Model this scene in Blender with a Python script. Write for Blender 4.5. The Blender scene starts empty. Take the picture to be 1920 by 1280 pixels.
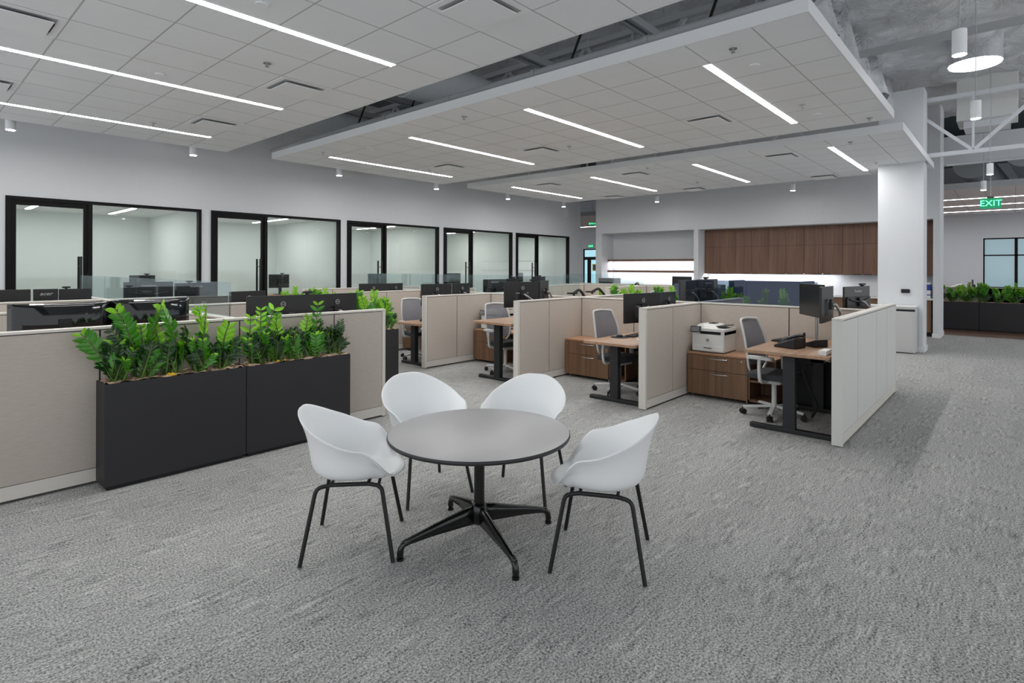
import bpy, math, random
from mathutils import Vector, Matrix, Euler
R = math.radians
PI = math.pi
random.seed(7)
SC = bpy.context.scene
COL = SC.collection

# ------------------------------------------------------------------ camera
EYE = 1.607
psi = .72361
roll = .00308
fw = Vector((math.cos(psi), math.sin(psi), 0))
rt = Vector((math.sin(psi), -math.cos(psi), 0))
up = Vector((0, 0, 1))
rt2 = math.cos(roll)*rt + math.sin(roll)*up
up2 = -math.sin(roll)*rt + math.cos(roll)*up
cd = bpy.data.cameras.new('camera'); cam = bpy.data.objects.new('camera', cd); COL.objects.link(cam)
m3 = Matrix((rt2, up2, -fw)).transposed()
cam.matrix_world = Matrix.Translation((0, 0, EYE)) @ m3.to_4x4()
cd.sensor_width = 36; cd.lens = 36*1052.37/1920
cd.shift_x = -12.19/1920; cd.shift_y = -137.87/1920
cd.clip_start = .05; cd.clip_end = 200
SC.camera = cam

# ------------------------------------------------------------------ world, exposure
SC.view_settings.view_transform = 'Standard'; SC.view_settings.look = 'None'
SC.view_settings.gamma = 1; SC.view_settings.use_curve_mapping = False
SC.view_settings.exposure = 1.16
W = bpy.data.worlds.new('daylight'); SC.world = W; W.use_nodes = True
bg = W.node_tree.nodes['Background']; bg.inputs[0].default_value = (.93, .965, 1, 1); bg.inputs[1].default_value = .52
SC.cycles.max_bounces = 8; SC.cycles.diffuse_bounces = 5; SC.cycles.transparent_max_bounces = 12
SC.cycles.sample_clamp_indirect = 4; SC.cycles.caustics_reflective = False; SC.cycles.caustics_refractive = False
STRIP = 27.0      # emission of the linear lights
DOWN = 32.0        # downlights

# ------------------------------------------------------------------ materials
def srgb(r, g, b):
    f = lambda c: (c/255/12.92) if c/255 <= .04045 else ((c/255+.055)/1.055)**2.4
    return (f(r), f(g), f(b), 1)
class NT:
    def __init__(s, name):
        s.m = bpy.data.materials.new(name); s.m.use_nodes = True; s.t = s.m.node_tree; s.b = s.t.nodes['Principled BSDF']
        s.out = s.t.nodes['Material Output']
    def n(s, kind, **kw):
        nd = s.t.nodes.new(kind)
        for k, v in kw.items():
            if k.startswith('i_'):
                key = k[2:]; key = int(key) if key.isdigit() else key.replace('_', ' ')
                nd.inputs[key].default_value = v
            else: setattr(nd, k, v)
        return nd
    def l(s, a, b): s.t.links.new(a, b)
    def math(s, op, a, b=None):
        nd = s.n('ShaderNodeMath', operation=op)
        for i, v in enumerate((a, b)):
            if v is None: continue
            if isinstance(v, (int, float)): nd.inputs[i].default_value = v
            else: s.l(v, nd.inputs[i])
        return nd.outputs[0]
    def mix(s, fac, a, b):
        nd = s.n('ShaderNodeMix', data_type='RGBA')
        for i, v in ((0, fac), (6, a), (7, b)):
            if isinstance(v, (int, float, tuple)): nd.inputs[i].default_value = v
            else: s.l(v, nd.inputs[i])
        return nd.outputs[2]
    def obj(s): return s.n('ShaderNodeTexCoord').outputs['Object']
def P(name, col, rough=.5, metal=0, spec=.5, noise=0, nscale=60, bump=0, emis=None, es=0, coat=0):
    k = NT(name); b = k.b
    b.inputs['Base Color'].default_value = col; b.inputs['Roughness'].default_value = rough
    b.inputs['Metallic'].default_value = metal; b.inputs['Specular IOR Level'].default_value = spec
    if coat: b.inputs['Coat Weight'].default_value = coat
    nz = k.n('ShaderNodeTexNoise', i_Scale=nscale, i_Detail=3.0); k.l(k.obj(), nz.inputs['Vector'])
    if noise:
        d = tuple(c*(1-noise) for c in col[:3])+(1,); l_ = tuple(min(1, c*(1+noise)) for c in col[:3])+(1,)
        k.l(k.mix(nz.outputs[0], d, l_), b.inputs['Base Color'])
    if bump:
        bp = k.n('ShaderNodeBump', i_Strength=bump, i_Distance=.002); k.l(nz.outputs[0], bp.inputs['Height']); k.l(bp.outputs[0], b.inputs['Normal'])
    if emis:
        b.inputs['Emission Color'].default_value = emis; b.inputs['Emission Strength'].default_value = es
    return k.m
def glassmat(name, tint, refl=.09, opac=0.0):
    k = NT(name); k.t.nodes.remove(k.b)
    tr = k.n('ShaderNodeBsdfTransparent'); tr.inputs[0].default_value = tint
    gl = k.n('ShaderNodeBsdfGlossy'); gl.inputs['Roughness'].default_value = .02; gl.inputs[0].default_value = (.9, .95, 1, 1)
    fr = k.n('ShaderNodeLayerWeight'); fr.inputs[0].default_value = .25
    mx = k.n('ShaderNodeMixShader')
    a = k.math('MULTIPLY', fr.outputs['Fresnel'], 1.0); a2 = k.math('ADD', k.math('MULTIPLY', a, .2), refl*.3)
    k.l(a2, mx.inputs[0]); k.l(tr.outputs[0], mx.inputs[1]); k.l(gl.outputs[0], mx.inputs[2]); k.l(mx.outputs[0], k.out.inputs[0])
    return k.m
MT = {}
MT['wall'] = P('wall_paint', srgb(214, 216, 219), .85, noise=.02, nscale=8)
MT['wall_grey'] = P('wall_paint_soft_grey', srgb(206, 210, 216), .85, noise=.02, nscale=8)
MT['office_wall'] = P('office_wall_paint', srgb(214, 220, 217), .8, noise=.015, nscale=8)
MT['white'] = P('white_satin', srgb(226, 226, 224), .45, noise=.01)
MT['trim'] = P('panel_trim_offwhite', srgb(216, 211, 203), .5, noise=.015)
MT['panel_end'] = P('panel_paint_light', srgb(212, 212, 208), .55, noise=.01)
MT['black'] = P('black_powder_coat', srgb(11, 11, 12), .45, noise=.05)
MT['frame_black'] = P('black_frame_metal', srgb(8, 8, 9), .6, spec=.2, noise=.03)
MT['leg_black'] = P('desk_leg_black', srgb(33, 34, 36), .5, noise=.04)
MT['planter'] = P('planter_charcoal', srgb(38, 37, 40), .55, noise=.06, nscale=5)
MT['mon_black'] = P('monitor_black_plastic', srgb(28, 28, 30), .42, noise=.05)
MT['mon_dark'] = P('monitor_dark_plastic', srgb(13, 13, 14), .5, noise=.05)
MT['gloss_black'] = P('gloss_black_plastic', srgb(10, 10, 13), .08, spec=.6, noise=.03)
MT['screen'] = P('monitor_screen', srgb(22, 25, 25), .3, spec=.5, noise=.02)
MT['chrome'] = P('brushed_chrome', srgb(200, 200, 200), .25, metal=1, noise=.03)
MT['silver'] = P('silver_metal', srgb(170, 172, 174), .35, metal=.9, noise=.03)
MT['logo'] = P('logo_silver', srgb(190, 190, 190), .35, noise=.02)
MT['logo_dim'] = P('logo_grey', srgb(120, 120, 122), .4, noise=.02)
MT['shell'] = P('white_polypropylene', srgb(240, 242, 243), .42, spec=.4, noise=.01)
MT['tabletop'] = P('grey_laminate_top', srgb(150, 149, 150), .3, spec=.5, noise=.02, nscale=30)
MT['table_edge'] = P('black_table_edge', srgb(36, 36, 38), .4, noise=.04)
MT['alu_black'] = P('black_gloss_aluminium', srgb(14, 14, 15), .22, spec=.6, noise=.04)
MT['chair_frame'] = P('light_grey_plastic', srgb(206, 208, 206), .45, noise=.02)
MT['chair_seat'] = P('dark_grey_fabric', srgb(62, 62, 66), .9, noise=.15, nscale=300, bump=.3)
MT['caster'] = P('black_caster', srgb(22, 22, 23), .5, noise=.04)
MT['printer_white'] = P('printer_white_plastic', srgb(226, 226, 222), .5, noise=.015)
MT['printer_grey'] = P('printer_dark_grey', srgb(70, 70, 72), .4, noise=.04)
MT['cab_grey'] = P('cabinet_grey_laminate', srgb(196, 196, 195), .6, noise=.01)
MT['navy'] = P('navy_fabric', srgb(44, 56, 96), .9, noise=.1, nscale=200)
MT['slate'] = P('slate_fabric', srgb(86, 92, 112), .9, noise=.06, nscale=200)
MT['core'] = P('panel_core_dark', srgb(58, 50, 46), .7, noise=.05)
MT['steel_white'] = P('white_painted_steel', srgb(222, 225, 230), .6, noise=.03)
MT['steel_grey'] = P('grey_painted_steel', srgb(176, 178, 180), .6, noise=.05)
MT['duct'] = P('painted_duct', srgb(226, 228, 230), .6, metal=0, noise=.05, nscale=4)
MT['deck'] = P('roof_deck_grey', srgb(96, 106, 112), .8, noise=.15, nscale=1.5)
MT['fascia'] = P('white_edge_trim', srgb(232, 234, 236), .5, noise=.01)
MT['tilewhite'] = P('diffuser_white', srgb(240, 242, 245), .6, noise=.01)
MT['darkslot'] = P('dark_slot', srgb(22, 22, 22), .7, noise=.05)
MT['mulch'] = P('bark_mulch', srgb(186, 158, 134), .9, noise=.45, nscale=90, bump=1)
MT['stalk'] = P('plant_stalk', srgb(82, 110, 40), .5, noise=.15, nscale=20)
MT['leaf_dark'] = P('leaf_dark_green', srgb(32, 66, 28), .28, spec=.6, noise=.3, nscale=12)
MT['leaf_mid'] = P('leaf_green', srgb(60, 132, 20), .3, spec=.6, noise=.25, nscale=12)
MT['leaf_lime'] = P('leaf_lime', srgb(136, 200, 40), .32, spec=.5, noise=.2, nscale=12)
MT['leaf_yellow'] = P('leaf_yellow', srgb(226, 186, 24), .5, noise=.1, nscale=12)
MT['paper'] = P('paper_white', srgb(238, 238, 238), .7, noise=.01)
MT['blue'] = P('blue_print', srgb(28, 62, 150), .5, noise=.05)
MT['rubber'] = P('dark_rubber', srgb(28, 28, 30), .8, noise=.05)
MT['phone'] = P('phone_black', srgb(30, 31, 38), .35, noise=.05)
MT['base_white'] = P('baseboard_white', srgb(226, 228, 230), .5, noise=.01)
MT['strip'] = P('led_diffuser', (1, 1, 1, 1), .5, noise=.01, emis=(1, .99, .975, 1), es=STRIP)
MT['strip_far'] = P('led_diffuser_dim', (1, 1, 1, 1), .5, noise=.01, emis=(.97, .99, 1, 1), es=11)
MT['office_strip'] = P('office_led_diffuser', (1, 1, 1, 1), .5, noise=.01, emis=(1, 1, .98, 1), es=17)
MT['down'] = P('downlight_lens', (1, 1, 1, 1), .5, noise=.01, emis=(1, .98, .94, 1), es=DOWN)
MT['tape'] = P('led_tape', (1, 1, 1, 1), .5, noise=.01, emis=(.92, .94, 1, 1), es=17)
MT['skytube'] = P('skylight_lens', (1, 1, 1, 1), .5, noise=.01, emis=(.93, .97, 1, 1), es=5)
MT['exit_green'] = P('exit_green', srgb(20, 120, 80), .4, noise=.02, emis=(.0, .55, .22, 1), es=.15)
MT['exit_letters'] = P('exit_letters', (.2, 1, .5, 1), .4, noise=.01, emis=(.12, 1, .42, 1), es=.9)
MT['glass'] = glassmat('clear_glass', (.955, .972, .966, 1))
MT['glass_screen'] = glassmat('screen_glass', (.9, .945, .95, 1), .1)
MT['glass_smoke'] = glassmat('smoked_glass', (.48, .53, .60, 1), .12)
MT['daylight_glass'] = P('window_glass_daylight', srgb(120, 150, 160), .1, noise=.15, nscale=.6, emis=(.5, .66, .72, 1), es=.16)
MT['door_daylight'] = P('door_glass_daylight', srgb(120, 190, 210), .1, noise=.3, nscale=1.5, emis=(.5, .85, .95, 1), es=.32)

def m_carpet():
    k = NT('carpet_heathered_grey'); c = k.obj()
    sep = k.n('ShaderNodeSeparateXYZ'); k.l(c, sep.inputs[0])
    # plank tiles .25 x 1.0 : each gets its own tone and streak offset
    tx = k.math('FLOOR', k.math('MULTIPLY', sep.outputs[0], 1.0)); ty = k.math('FLOOR', k.math('MULTIPLY', sep.outputs[1], 4.0))
    cb = k.n('ShaderNodeCombineXYZ'); k.l(tx, cb.inputs[0]); k.l(ty, cb.inputs[1])
    wn = k.n('ShaderNodeTexWhiteNoise'); k.l(cb.outputs[0], wn.inputs['Vector'])
    mp = k.n('ShaderNodeMapping'); mp.inputs['Scale'].default_value = (6.5, 34, 1); k.l(c, mp.inputs[0])
    st = k.n('ShaderNodeTexNoise', i_Scale=1.0, i_Detail=3.0, i_Roughness=.6); k.l(mp.outputs[0], st.inputs['Vector'])
    fi = k.n('ShaderNodeTexNoise', i_Scale=95.0, i_Detail=4.0, i_Roughness=.85); k.l(c, fi.inputs['Vector'])
    md = k.n('ShaderNodeTexNoise', i_Scale=5.0, i_Detail=2.0); k.l(c, md.inputs['Vector'])
    v = k.math('MULTIPLY', k.math('SUBTRACT', st.outputs[0], .5), .55)
    v = k.math('MULTIPLY', v, k.math('MINIMUM', 1.5, k.math('MAXIMUM', .25, k.math('MULTIPLY', k.math('SUBTRACT', md.outputs[0], .40), 7.0))))
    v = k.math('ADD', v, k.math('MULTIPLY', k.math('SUBTRACT', fi.outputs[0], .5), 2.7))
    v = k.math('ADD', v, k.math('MULTIPLY', k.math('SUBTRACT', wn.outputs[0], .5), .05))
    v = k.math('ADD', v, .5)
    rp = k.n('ShaderNodeValToRGB'); k.l(v, rp.inputs[0])
    e = rp.color_ramp.elements; e[0].position = .15; e[0].color = srgb(58, 59, 60); e[1].position = .85; e[1].color = srgb(218, 217, 214)
    k.l(rp.outputs[0], k.b.inputs['Base Color']); k.b.inputs['Roughness'].default_value = .95; k.b.inputs['Specular IOR Level'].default_value = .15
    bp = k.n('ShaderNodeBump', i_Strength=.5, i_Distance=.004); k.l(fi.outputs[0], bp.inputs['Height']); k.l(bp.outputs[0], k.b.inputs['Normal'])
    return k.m
MT['carpet'] = m_carpet()
def m_wood(name, a, b, c_, rough, axis, sc=1.0):
    """fine straight grain; axis = direction along which the grain runs"""
    k = NT(name); c = k.obj(); mp = k.n('ShaderNodeMapping'); s = [34*sc, 34*sc, 34*sc]; s[axis] = .8
    mp.inputs['Scale'].default_value = s; k.l(c, mp.inputs[0])
    n1 = k.n('ShaderNodeTexNoise', i_Scale=1.0, i_Detail=5.0, i_Roughness=.6, i_Distortion=.3); k.l(mp.outputs[0], n1.inputs['Vector'])
    mp2 = k.n('ShaderNodeMapping'); s2 = [5*sc]*3; s2[axis] = .25; mp2.inputs['Scale'].default_value = s2; k.l(c, mp2.inputs[0])
    n2 = k.n('ShaderNodeTexNoise', i_Scale=1.0, i_Detail=2.0); k.l(mp2.outputs[0], n2.inputs['Vector'])
    v = k.math('ADD', k.math('MULTIPLY', n1.outputs[0], .65), k.math('MULTIPLY', n2.outputs[0], .35))
    rp = k.n('ShaderNodeValToRGB'); k.l(v, rp.inputs[0]); e = rp.color_ramp.elements
    e[0].position = .34; e[0].color = a; e[1].position = .66; e[1].color = c_; m = e.new(.5); m.color = b
    k.l(rp.outputs[0], k.b.inputs['Base Color']); k.b.inputs['Roughness'].default_value = rough
    return k.m
MT['walnut'] = m_wood('walnut_laminate', srgb(92, 66, 47), srgb(120, 89, 65), srgb(141, 108, 80), .45, 2)
MT['walnut_dark'] = m_wood('walnut_cabinet', srgb(84, 58, 46), srgb(108, 78, 61), srgb(128, 94, 74), .5, 2)
MT['walnut_top'] = m_wood('walnut_top', srgb(146, 112, 86), srgb(166, 132, 104), srgb(184, 150, 124), .38, 0)
MT['walnut_topy'] = m_wood('walnut_top_along', srgb(150, 108, 78), srgb(172, 130, 98), srgb(190, 150, 118), .38, 1)
MT['woodfloor'] = m_wood('wood_floor_brown', srgb(92, 66, 54), srgb(112, 84, 70), srgb(130, 100, 84), .45, 1, .4)
def m_fabric(name, col, amt=.12):
    k = NT(name); c = k.obj()
    n1 = k.n('ShaderNodeTexNoise', i_Scale=320.0, i_Detail=2.0); k.l(c, n1.inputs['Vector'])
    mp = k.n('ShaderNodeMapping'); mp.inputs['Scale'].default_value = (14, 14, 110); k.l(c, mp.inputs[0])
    n2 = k.n('ShaderNodeTexNoise', i_Scale=1.0, i_Detail=2.0); k.l(mp.outputs[0], n2.inputs['Vector'])
    v = k.math('ADD', k.math('MULTIPLY', n1.outputs[0], .6), k.math('MULTIPLY', n2.outputs[0], .4))
    d = tuple(x*(1-amt*2) for x in col[:3])+(1,); l_ = tuple(min(1, x*(1+amt*2)) for x in col[:3])+(1,)
    k.l(k.mix(v, d, l_), k.b.inputs['Base Color']); k.b.inputs['Roughness'].default_value = .95; k.b.inputs['Specular IOR Level'].default_value = .1
    return k.m
MT['fabric'] = m_fabric('panel_fabric_beige', srgb(196, 186, 176))
MT['fabric_left'] = m_fabric('panel_fabric_greige', srgb(186, 177, 168), .16)
MT['mesh'] = None
def m_mesh():
    k = NT('chair_mesh_grey'); k.b.inputs['Base Color'].default_value = srgb(126, 126, 134); k.b.inputs['Roughness'].default_value = .8
    tr = k.n('ShaderNodeBsdfTransparent'); mx = k.n('ShaderNodeMixShader'); vo = k.n('ShaderNodeTexVoronoi', i_Scale=330.0); k.l(k.obj(), vo.inputs['Vector'])
    f = k.math('LESS_THAN', vo.outputs['Distance'], .27); k.l(f, mx.inputs[0]); k.l(k.b.outputs[0], mx.inputs[1]); k.l(tr.outputs[0], mx.inputs[2]); k.l(mx.outputs[0], k.out.inputs[0])
    return k.m
MT['mesh'] = m_mesh()
def m_tiles():
    k = NT('ceiling_tiles'); c = k.obj(); sep = k.n('ShaderNodeSeparateXYZ'); k.l(c, sep.inputs[0])
    ax = k.math('PINGPONG', sep.outputs[0], .305); ay = k.math('PINGPONG', sep.outputs[1], .305)
    ln = k.math('MAXIMUM', k.math('LESS_THAN', ax, .0065), k.math('LESS_THAN', ay, .0065))
    nz = k.n('ShaderNodeTexNoise', i_Scale=3.0); k.l(c, nz.inputs['Vector'])
    base = k.mix(nz.outputs[0], srgb(234, 237, 240), srgb(240, 243, 246))
    k.l(k.mix(ln, base, srgb(184, 184, 184)), k.b.inputs['Base Color']); k.b.inputs['Roughness'].default_value = .9
    return k.m
MT['tiles'] = m_tiles()
def m_insul():
    k = NT('insulation_facing_white'); c = k.obj()
    n1 = k.n('ShaderNodeTexNoise', i_Scale=2.2, i_Detail=8.0, i_Roughness=.62, i_Distortion=1.2); k.l(c, n1.inputs['Vector'])
    bp = k.n('ShaderNodeBump', i_Strength=1.0, i_Distance=.3); k.l(n1.outputs[0], bp.inputs['Height']); k.l(bp.outputs[0], k.b.inputs['Normal'])
    k.l(k.mix(n1.outputs[0], srgb(236, 238, 242), srgb(248, 249, 250)), k.b.inputs['Base Color'])
    k.b.inputs['Roughness'].default_value = .4
    return k.m
MT['insul'] = m_insul()

# ------------------------------------------------------------------ geometry helpers
class MB:
    def __init__(s): s.v = []; s.f = []; s.m = []; s.mats = []; s.smooth = []
    def mi(s, mat):
        if mat not in s.mats: s.mats.append(mat)
        return s.mats.index(mat)
    def add(s, vs, fs, mat, smooth=False, M=None):
        o = len(s.v); i = s.mi(mat)
        s.v += [tuple(M @ Vector(v)) if M else tuple(v) for v in vs]
        for f in fs: s.f.append([o+a for a in f]); s.m.append(i); s.smooth.append(smooth)
        return s
    def box(s, x0, y0, z0, x1, y1, z1, mat, M=None):
        if x0 > x1: x0, x1 = x1, x0
        if y0 > y1: y0, y1 = y1, y0
        if z0 > z1: z0, z1 = z1, z0
        vs = [(x, y, z) for z in (z0, z1) for y in (y0, y1) for x in (x0, x1)]
        return s.add(vs, [(0, 2, 3, 1), (4, 5, 7, 6), (0, 1, 5, 4), (2, 6, 7, 3), (0, 4, 6, 2), (1, 3, 7, 5)], mat, False, M)
    def rbox(s, x0, y0, z0, x1, y1, z1, r, mat, seg=4, M=None, axis=2):
        """box with rounded vertical (axis) edges"""
        if axis == 1:   # rounded in the xz plane
            pts = MB.rrect(x0, z0, x1, z1, r, seg); n = len(pts)
            vs = [(a, y0, b) for a, b in pts]+[(a, y1, b) for a, b in pts]
            fs = [tuple(range(n)), tuple(reversed(range(n, 2*n)))]+[(i, n+i, n+(i+1) % n, (i+1) % n) for i in range(n)]
        else:
            pts = MB.rrect(x0, y0, x1, y1, r, seg); n = len(pts)
            vs = [(a, b, z0) for a, b in pts]+[(a, b, z1) for a, b in pts]
            fs = [tuple(reversed(range(n))), tuple(range(n, 2*n))]+[(i, (i+1) % n, n+(i+1) % n, n+i) for i in range(n)]
        return s.add(vs, fs, mat, False, M)
    @staticmethod
    def rrect(x0, y0, x1, y1, r, seg=4):
        out = []
        for cx, cy, a0 in ((x1-r, y0+r, -90), (x1-r, y1-r, 0), (x0+r, y1-r, 90), (x0+r, y0+r, 180)):
            for i in range(seg+1):
                a = R(a0+90*i/seg); out.append((cx+r*math.cos(a), cy+r*math.sin(a)))
        return out
    def cyl(s, p, q, r, mat, n=16, r2=None, cap=True):
        p = Vector(p); q = Vector(q); d = (q-p).normalized(); a = d.orthogonal().normalized(); b = d.cross(a); r2 = r if r2 is None else r2
        vs = [p+r*(math.cos(2*PI*i/n)*a+math.sin(2*PI*i/n)*b) for i in range(n)]+[q+r2*(math.cos(2*PI*i/n)*a+math.sin(2*PI*i/n)*b) for i in range(n)]
        s.add(vs, [(i, (i+1) % n, n+(i+1) % n, n+i) for i in range(n)], mat, True)
        if cap: s.add(vs, [tuple(reversed(range(n))), tuple(range(n, 2*n))], mat, False)
        return s
    def tube(s, pts, r, mat, n=10, flat=1.0, radii=None):
        pts = [Vector(p) for p in pts]; vs = []; a = None
        for i, p in enumerate(pts):
            d = (pts[min(i+1, len(pts)-1)]-pts[max(i-1, 0)]).normalized()
            a = (d.orthogonal() if a is None else a-d*a.dot(d)).normalized(); b = d.cross(a)
            rr = radii[i] if radii else r
            vs += [p+rr*(math.cos(2*PI*j/n)*a+flat*math.sin(2*PI*j/n)*b) for j in range(n)]
        fs = [(i*n+j, i*n+(j+1) % n, (i+1)*n+(j+1) % n, (i+1)*n+j) for i in range(len(pts)-1) for j in range(n)]
        s.add(vs, fs, mat, True)
        return s.add(vs, [tuple(reversed(range(n))), tuple(range((len(pts)-1)*n, len(pts)*n))], mat, False)
    def lathe(s, prof, mat, n=32, M=None, smooth=True):
        vs = [(r*math.cos(2*PI*i/n), r*math.sin(2*PI*i/n), z) for r, z in prof for i in range(n)]
        fs = [(k*n+i, k*n+(i+1) % n, (k+1)*n+(i+1) % n, (k+1)*n+i) for k in range(len(prof)-1) for i in range(n)]
        return s.add(vs, fs, mat, smooth, M)
    def bar(s, p, q, w, h, mat, upv=(0, 0, 1)):
        """rectangular bar from p to q"""
        p = Vector(p); q = Vector(q); d = (q-p).normalized(); u = Vector(upv); a = d.cross(u)
        if a.length < 1e-5: a = d.orthogonal()
        a.normalize(); b = a.cross(d)
        vs = [e+sx*a*w/2+sy*b*h/2 for e in (p, q) for sx, sy in ((-1, -1), (1, -1), (1, 1), (-1, 1))]
        return s.add(vs, [(3, 2, 1, 0), (4, 5, 6, 7), (0, 1, 5, 4), (1, 2, 6, 5), (2, 3, 7, 6), (3, 0, 4, 7)], mat)
    def build(s, name, parent=None, loc=None, rz=0, bevel=0, seg=2, sub=0, solid=0):
        me = bpy.data.meshes.new(name); me.from_pydata(s.v, [], s.f)
        for m in s.mats: me.materials.append(MT[m])
        me.polygons.foreach_set('material_index', s.m); me.polygons.foreach_set('use_smooth', s.smooth); me.update()
        o = bpy.data.objects.new(name, me); COL.objects.link(o)
        if parent: o.parent = parent
        if loc: o.location = loc
        if rz: o.rotation_euler.z = rz
        if solid:
            md = o.modifiers.new('solid', 'SOLIDIFY'); md.thickness = solid; md.offset = 0
        if sub:
            md = o.modifiers.new('sub', 'SUBSURF'); md.levels = sub; md.render_levels = sub
        if bevel:
            md = o.modifiers.new('bevel', 'BEVEL'); md.width = bevel; md.segments = seg; md.limit_method = 'ANGLE'; md.angle_limit = R(40)
        return o
def tag(o, label=None, cat=None, group=None, kind=None):
    if label: o['label'] = label
    if cat: o['category'] = cat
    if group: o['group'] = group
    if kind: o['kind'] = kind
    return o
def thing(name, label, cat, loc=(0, 0, 0), rz=0, group=None):
    o = bpy.data.objects.new(name, None); COL.objects.link(o); o.location = loc; o.rotation_euler.z = rz; o.empty_display_size = .1
    return tag(o, label, cat, group)
def struct(mb, name, label=None, **k):
    o = mb.build(name, **k); return tag(o, label, None, None, 'structure')
def smoothpath(pts, seg=6, rad=.05):
    """round the corners of a polyline"""
    pts = [Vector(p) for p in pts]; out = [pts[0]]
    for i in range(1, len(pts)-1):
        a, b, c = pts[i-1], pts[i], pts[i+1]; r = min(rad, (a-b).length*.45, (c-b).length*.45)
        p = b+(a-b).normalized()*r; q = b+(c-b).normalized()*r
        for k in range(seg+1):
            t = k/seg; out.append(p*(1-t)**2+b*2*t*(1-t)+q*t*t)
    return out+[pts[-1]]
def text(body, size, mat, parent, loc, rot, name='logo', ext=.0008, align='CENTER', shear=0, cx=1.0):
    cu = bpy.data.curves.new('t', 'FONT'); cu.body = body; cu.size = size; cu.extrude = ext; cu.align_x = align; cu.align_y = 'CENTER'; cu.shear = shear
    cu.resolution_u = 3
    to = bpy.data.objects.new('t', cu); COL.objects.link(to)
    me = bpy.data.meshes.new_from_object(to); bpy.data.objects.remove(to)
    me.materials.clear(); me.materials.append(MT[mat])
    o = bpy.data.objects.new(name, me); COL.objects.link(o)
    if parent: o.parent = parent
    o.location = loc; o.rotation_euler = rot; o.scale = (cx, 1, 1)
    return o

# ================================================================== SETTING
ROOF = 5.62
CEIL = 3.69
b = MB(); b.box(-3, -6, -.1, 17.28, 26, 0, 'carpet'); struct(b, 'floor', 'heathered grey carpet tiles across the open office')
b = MB(); b.box(17.28, -6, -.1, 28, 26, .0, 'woodfloor'); struct(b, 'floor', 'brown wood floor beyond the carpet at far right')
# office-front wall (wall_left) : openings for five glazed fronts
FX = [1.28+3.041*i for i in range(5)]; FW = 2.86; FT = 2.735; YW = 12.0
b = MB(); b.box(-3, YW, FT, 17.03, YW+.12, ROOF, 'wall')
xs = [-3]+sum([[x, x+FW] for x in FX], [])+[17.03]
for i in range(0, len(xs), 2): b.box(xs[i], YW, 0, xs[i+1], YW+.12, FT, 'wall')
struct(b, 'wall_left', 'pale grey wall with five black-framed office fronts')
b = MB(); b.box(-3, 15.3, 0, 17.03, 15.42, ROOF, 'office_wall')
for i in range(6):
    x = 1.16+3.041*i - .0
    b.box(x-.06, YW+.12, 0, x+.06, 15.3, 2.76, 'office_wall')
struct(b, 'wall_left_inner', 'white inner walls of the glazed offices')
b = MB(); b.box(16.91, YW+.12, 0, 17.03, 15.3, ROOF, 'wall'); struct(b, 'wall_left_end', 'end wall of the office block')
b = MB(); b.box(-3, YW+.12, 2.76, 16.9, 15.3, 2.82, 'white'); struct(b, 'ceiling', 'flat white ceilings inside the glazed offices')
# back wall with two recesses
XB = 16.3
b = MB(); b.box(XB, 1.30, 2.79, 17.2, 10.84, ROOF, 'wall'); b.box(XB, 10.60, 0, 17.2, 10.84, 2.79, 'wall'); b.box(XB, 7.16, 0, 17.2, 7.30, 2.79, 'wall')
b.box(XB, 1.30, 0, 17.2, 1.43, 2.79, 'wall'); b.box(17.05, 1.43, 0, 17.2, 7.16, 2.79, 'wall'); b.box(17.05, 7.30, 0, 17.2, 10.60, 2.79, 'wall')
struct(b, 'wall_back', 'pale wall with recessed walnut cupboards and lit shelves')
b = MB(); b.box(28, -6, 0, 28.2, .8-.9, ROOF, 'wall_grey'); b.box(28, .86, 0, 28.2, 26, ROOF, 'wall_grey'); b.box(28, -.1, 2.75, 28.2, .86, ROOF, 'wall_grey'); b.box(28, -.1, 0, 28.2, .86, 1.05, 'wall_grey')
b.box(28, -.1, 1.05, 28.2, .86, 1.06, 'wall_grey')
b.v = []; b.f = []; b.m = []; b.smooth = []
b.box(28, .9, 0, 28.2, 26, ROOF, 'wall_grey'); b.box(28, -6, 2.8, 28.2, .9, ROOF, 'wall_grey'); b.box(28, -6, 0, 28.2, .9, .9, 'wall_grey'); b.box(28, -6, .9, 28.2, -4, 2.8, 'wall_grey')
struct(b, 'wall_far', 'far light grey wall with a band of windows')
# roof
b = MB(); b.box(-3, -6, ROOF, 28.2, 26, ROOF+.15, 'deck'); struct(b, 'ceiling', 'grey roof deck above the suspended ceilings')
# column and pier baseboards
b = MB(); b.rbox(13.3, 1.31, 0, 13.8, 2.07, 5.12, .012, 'wall', 2); struct(b, 'column', 'large white square column right of the cubicles')
b = MB(); b.box(13.285, 1.295, 0, 13.815, 2.085, .10, 'base_white'); struct(b, 'baseboard_column')
b = MB(); b.box(XB-.015, 1.285, 0, 17.2, 1.445, .10, 'base_white'); struct(b, 'baseboard_back')
# far window band
n = 0
for i, y in enumerate((.9, -.05, -1.0, -1.95, -2.9)):
    n += 1
    fb = MB()
    for (a0, a1, z0, z1) in ((y, y-.045, .9, 2.8), (y-.95, y-.905, .9, 2.8), (y, y-.95, .9, .945), (y, y-.95, 2.755, 2.8), (y, y-.95, 2.12, 2.165)): fb.box(28.0, a0, z0, 28.08, a1, z1, 'frame_black')
    w = struct(fb, 'window_%d' % n, 'aluminium framed window in the far wall')
    g = MB(); g.box(28.04, y-.04, .93, 28.06, y-.91, 2.77, 'daylight_glass'); g.build('pane', w)
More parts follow.
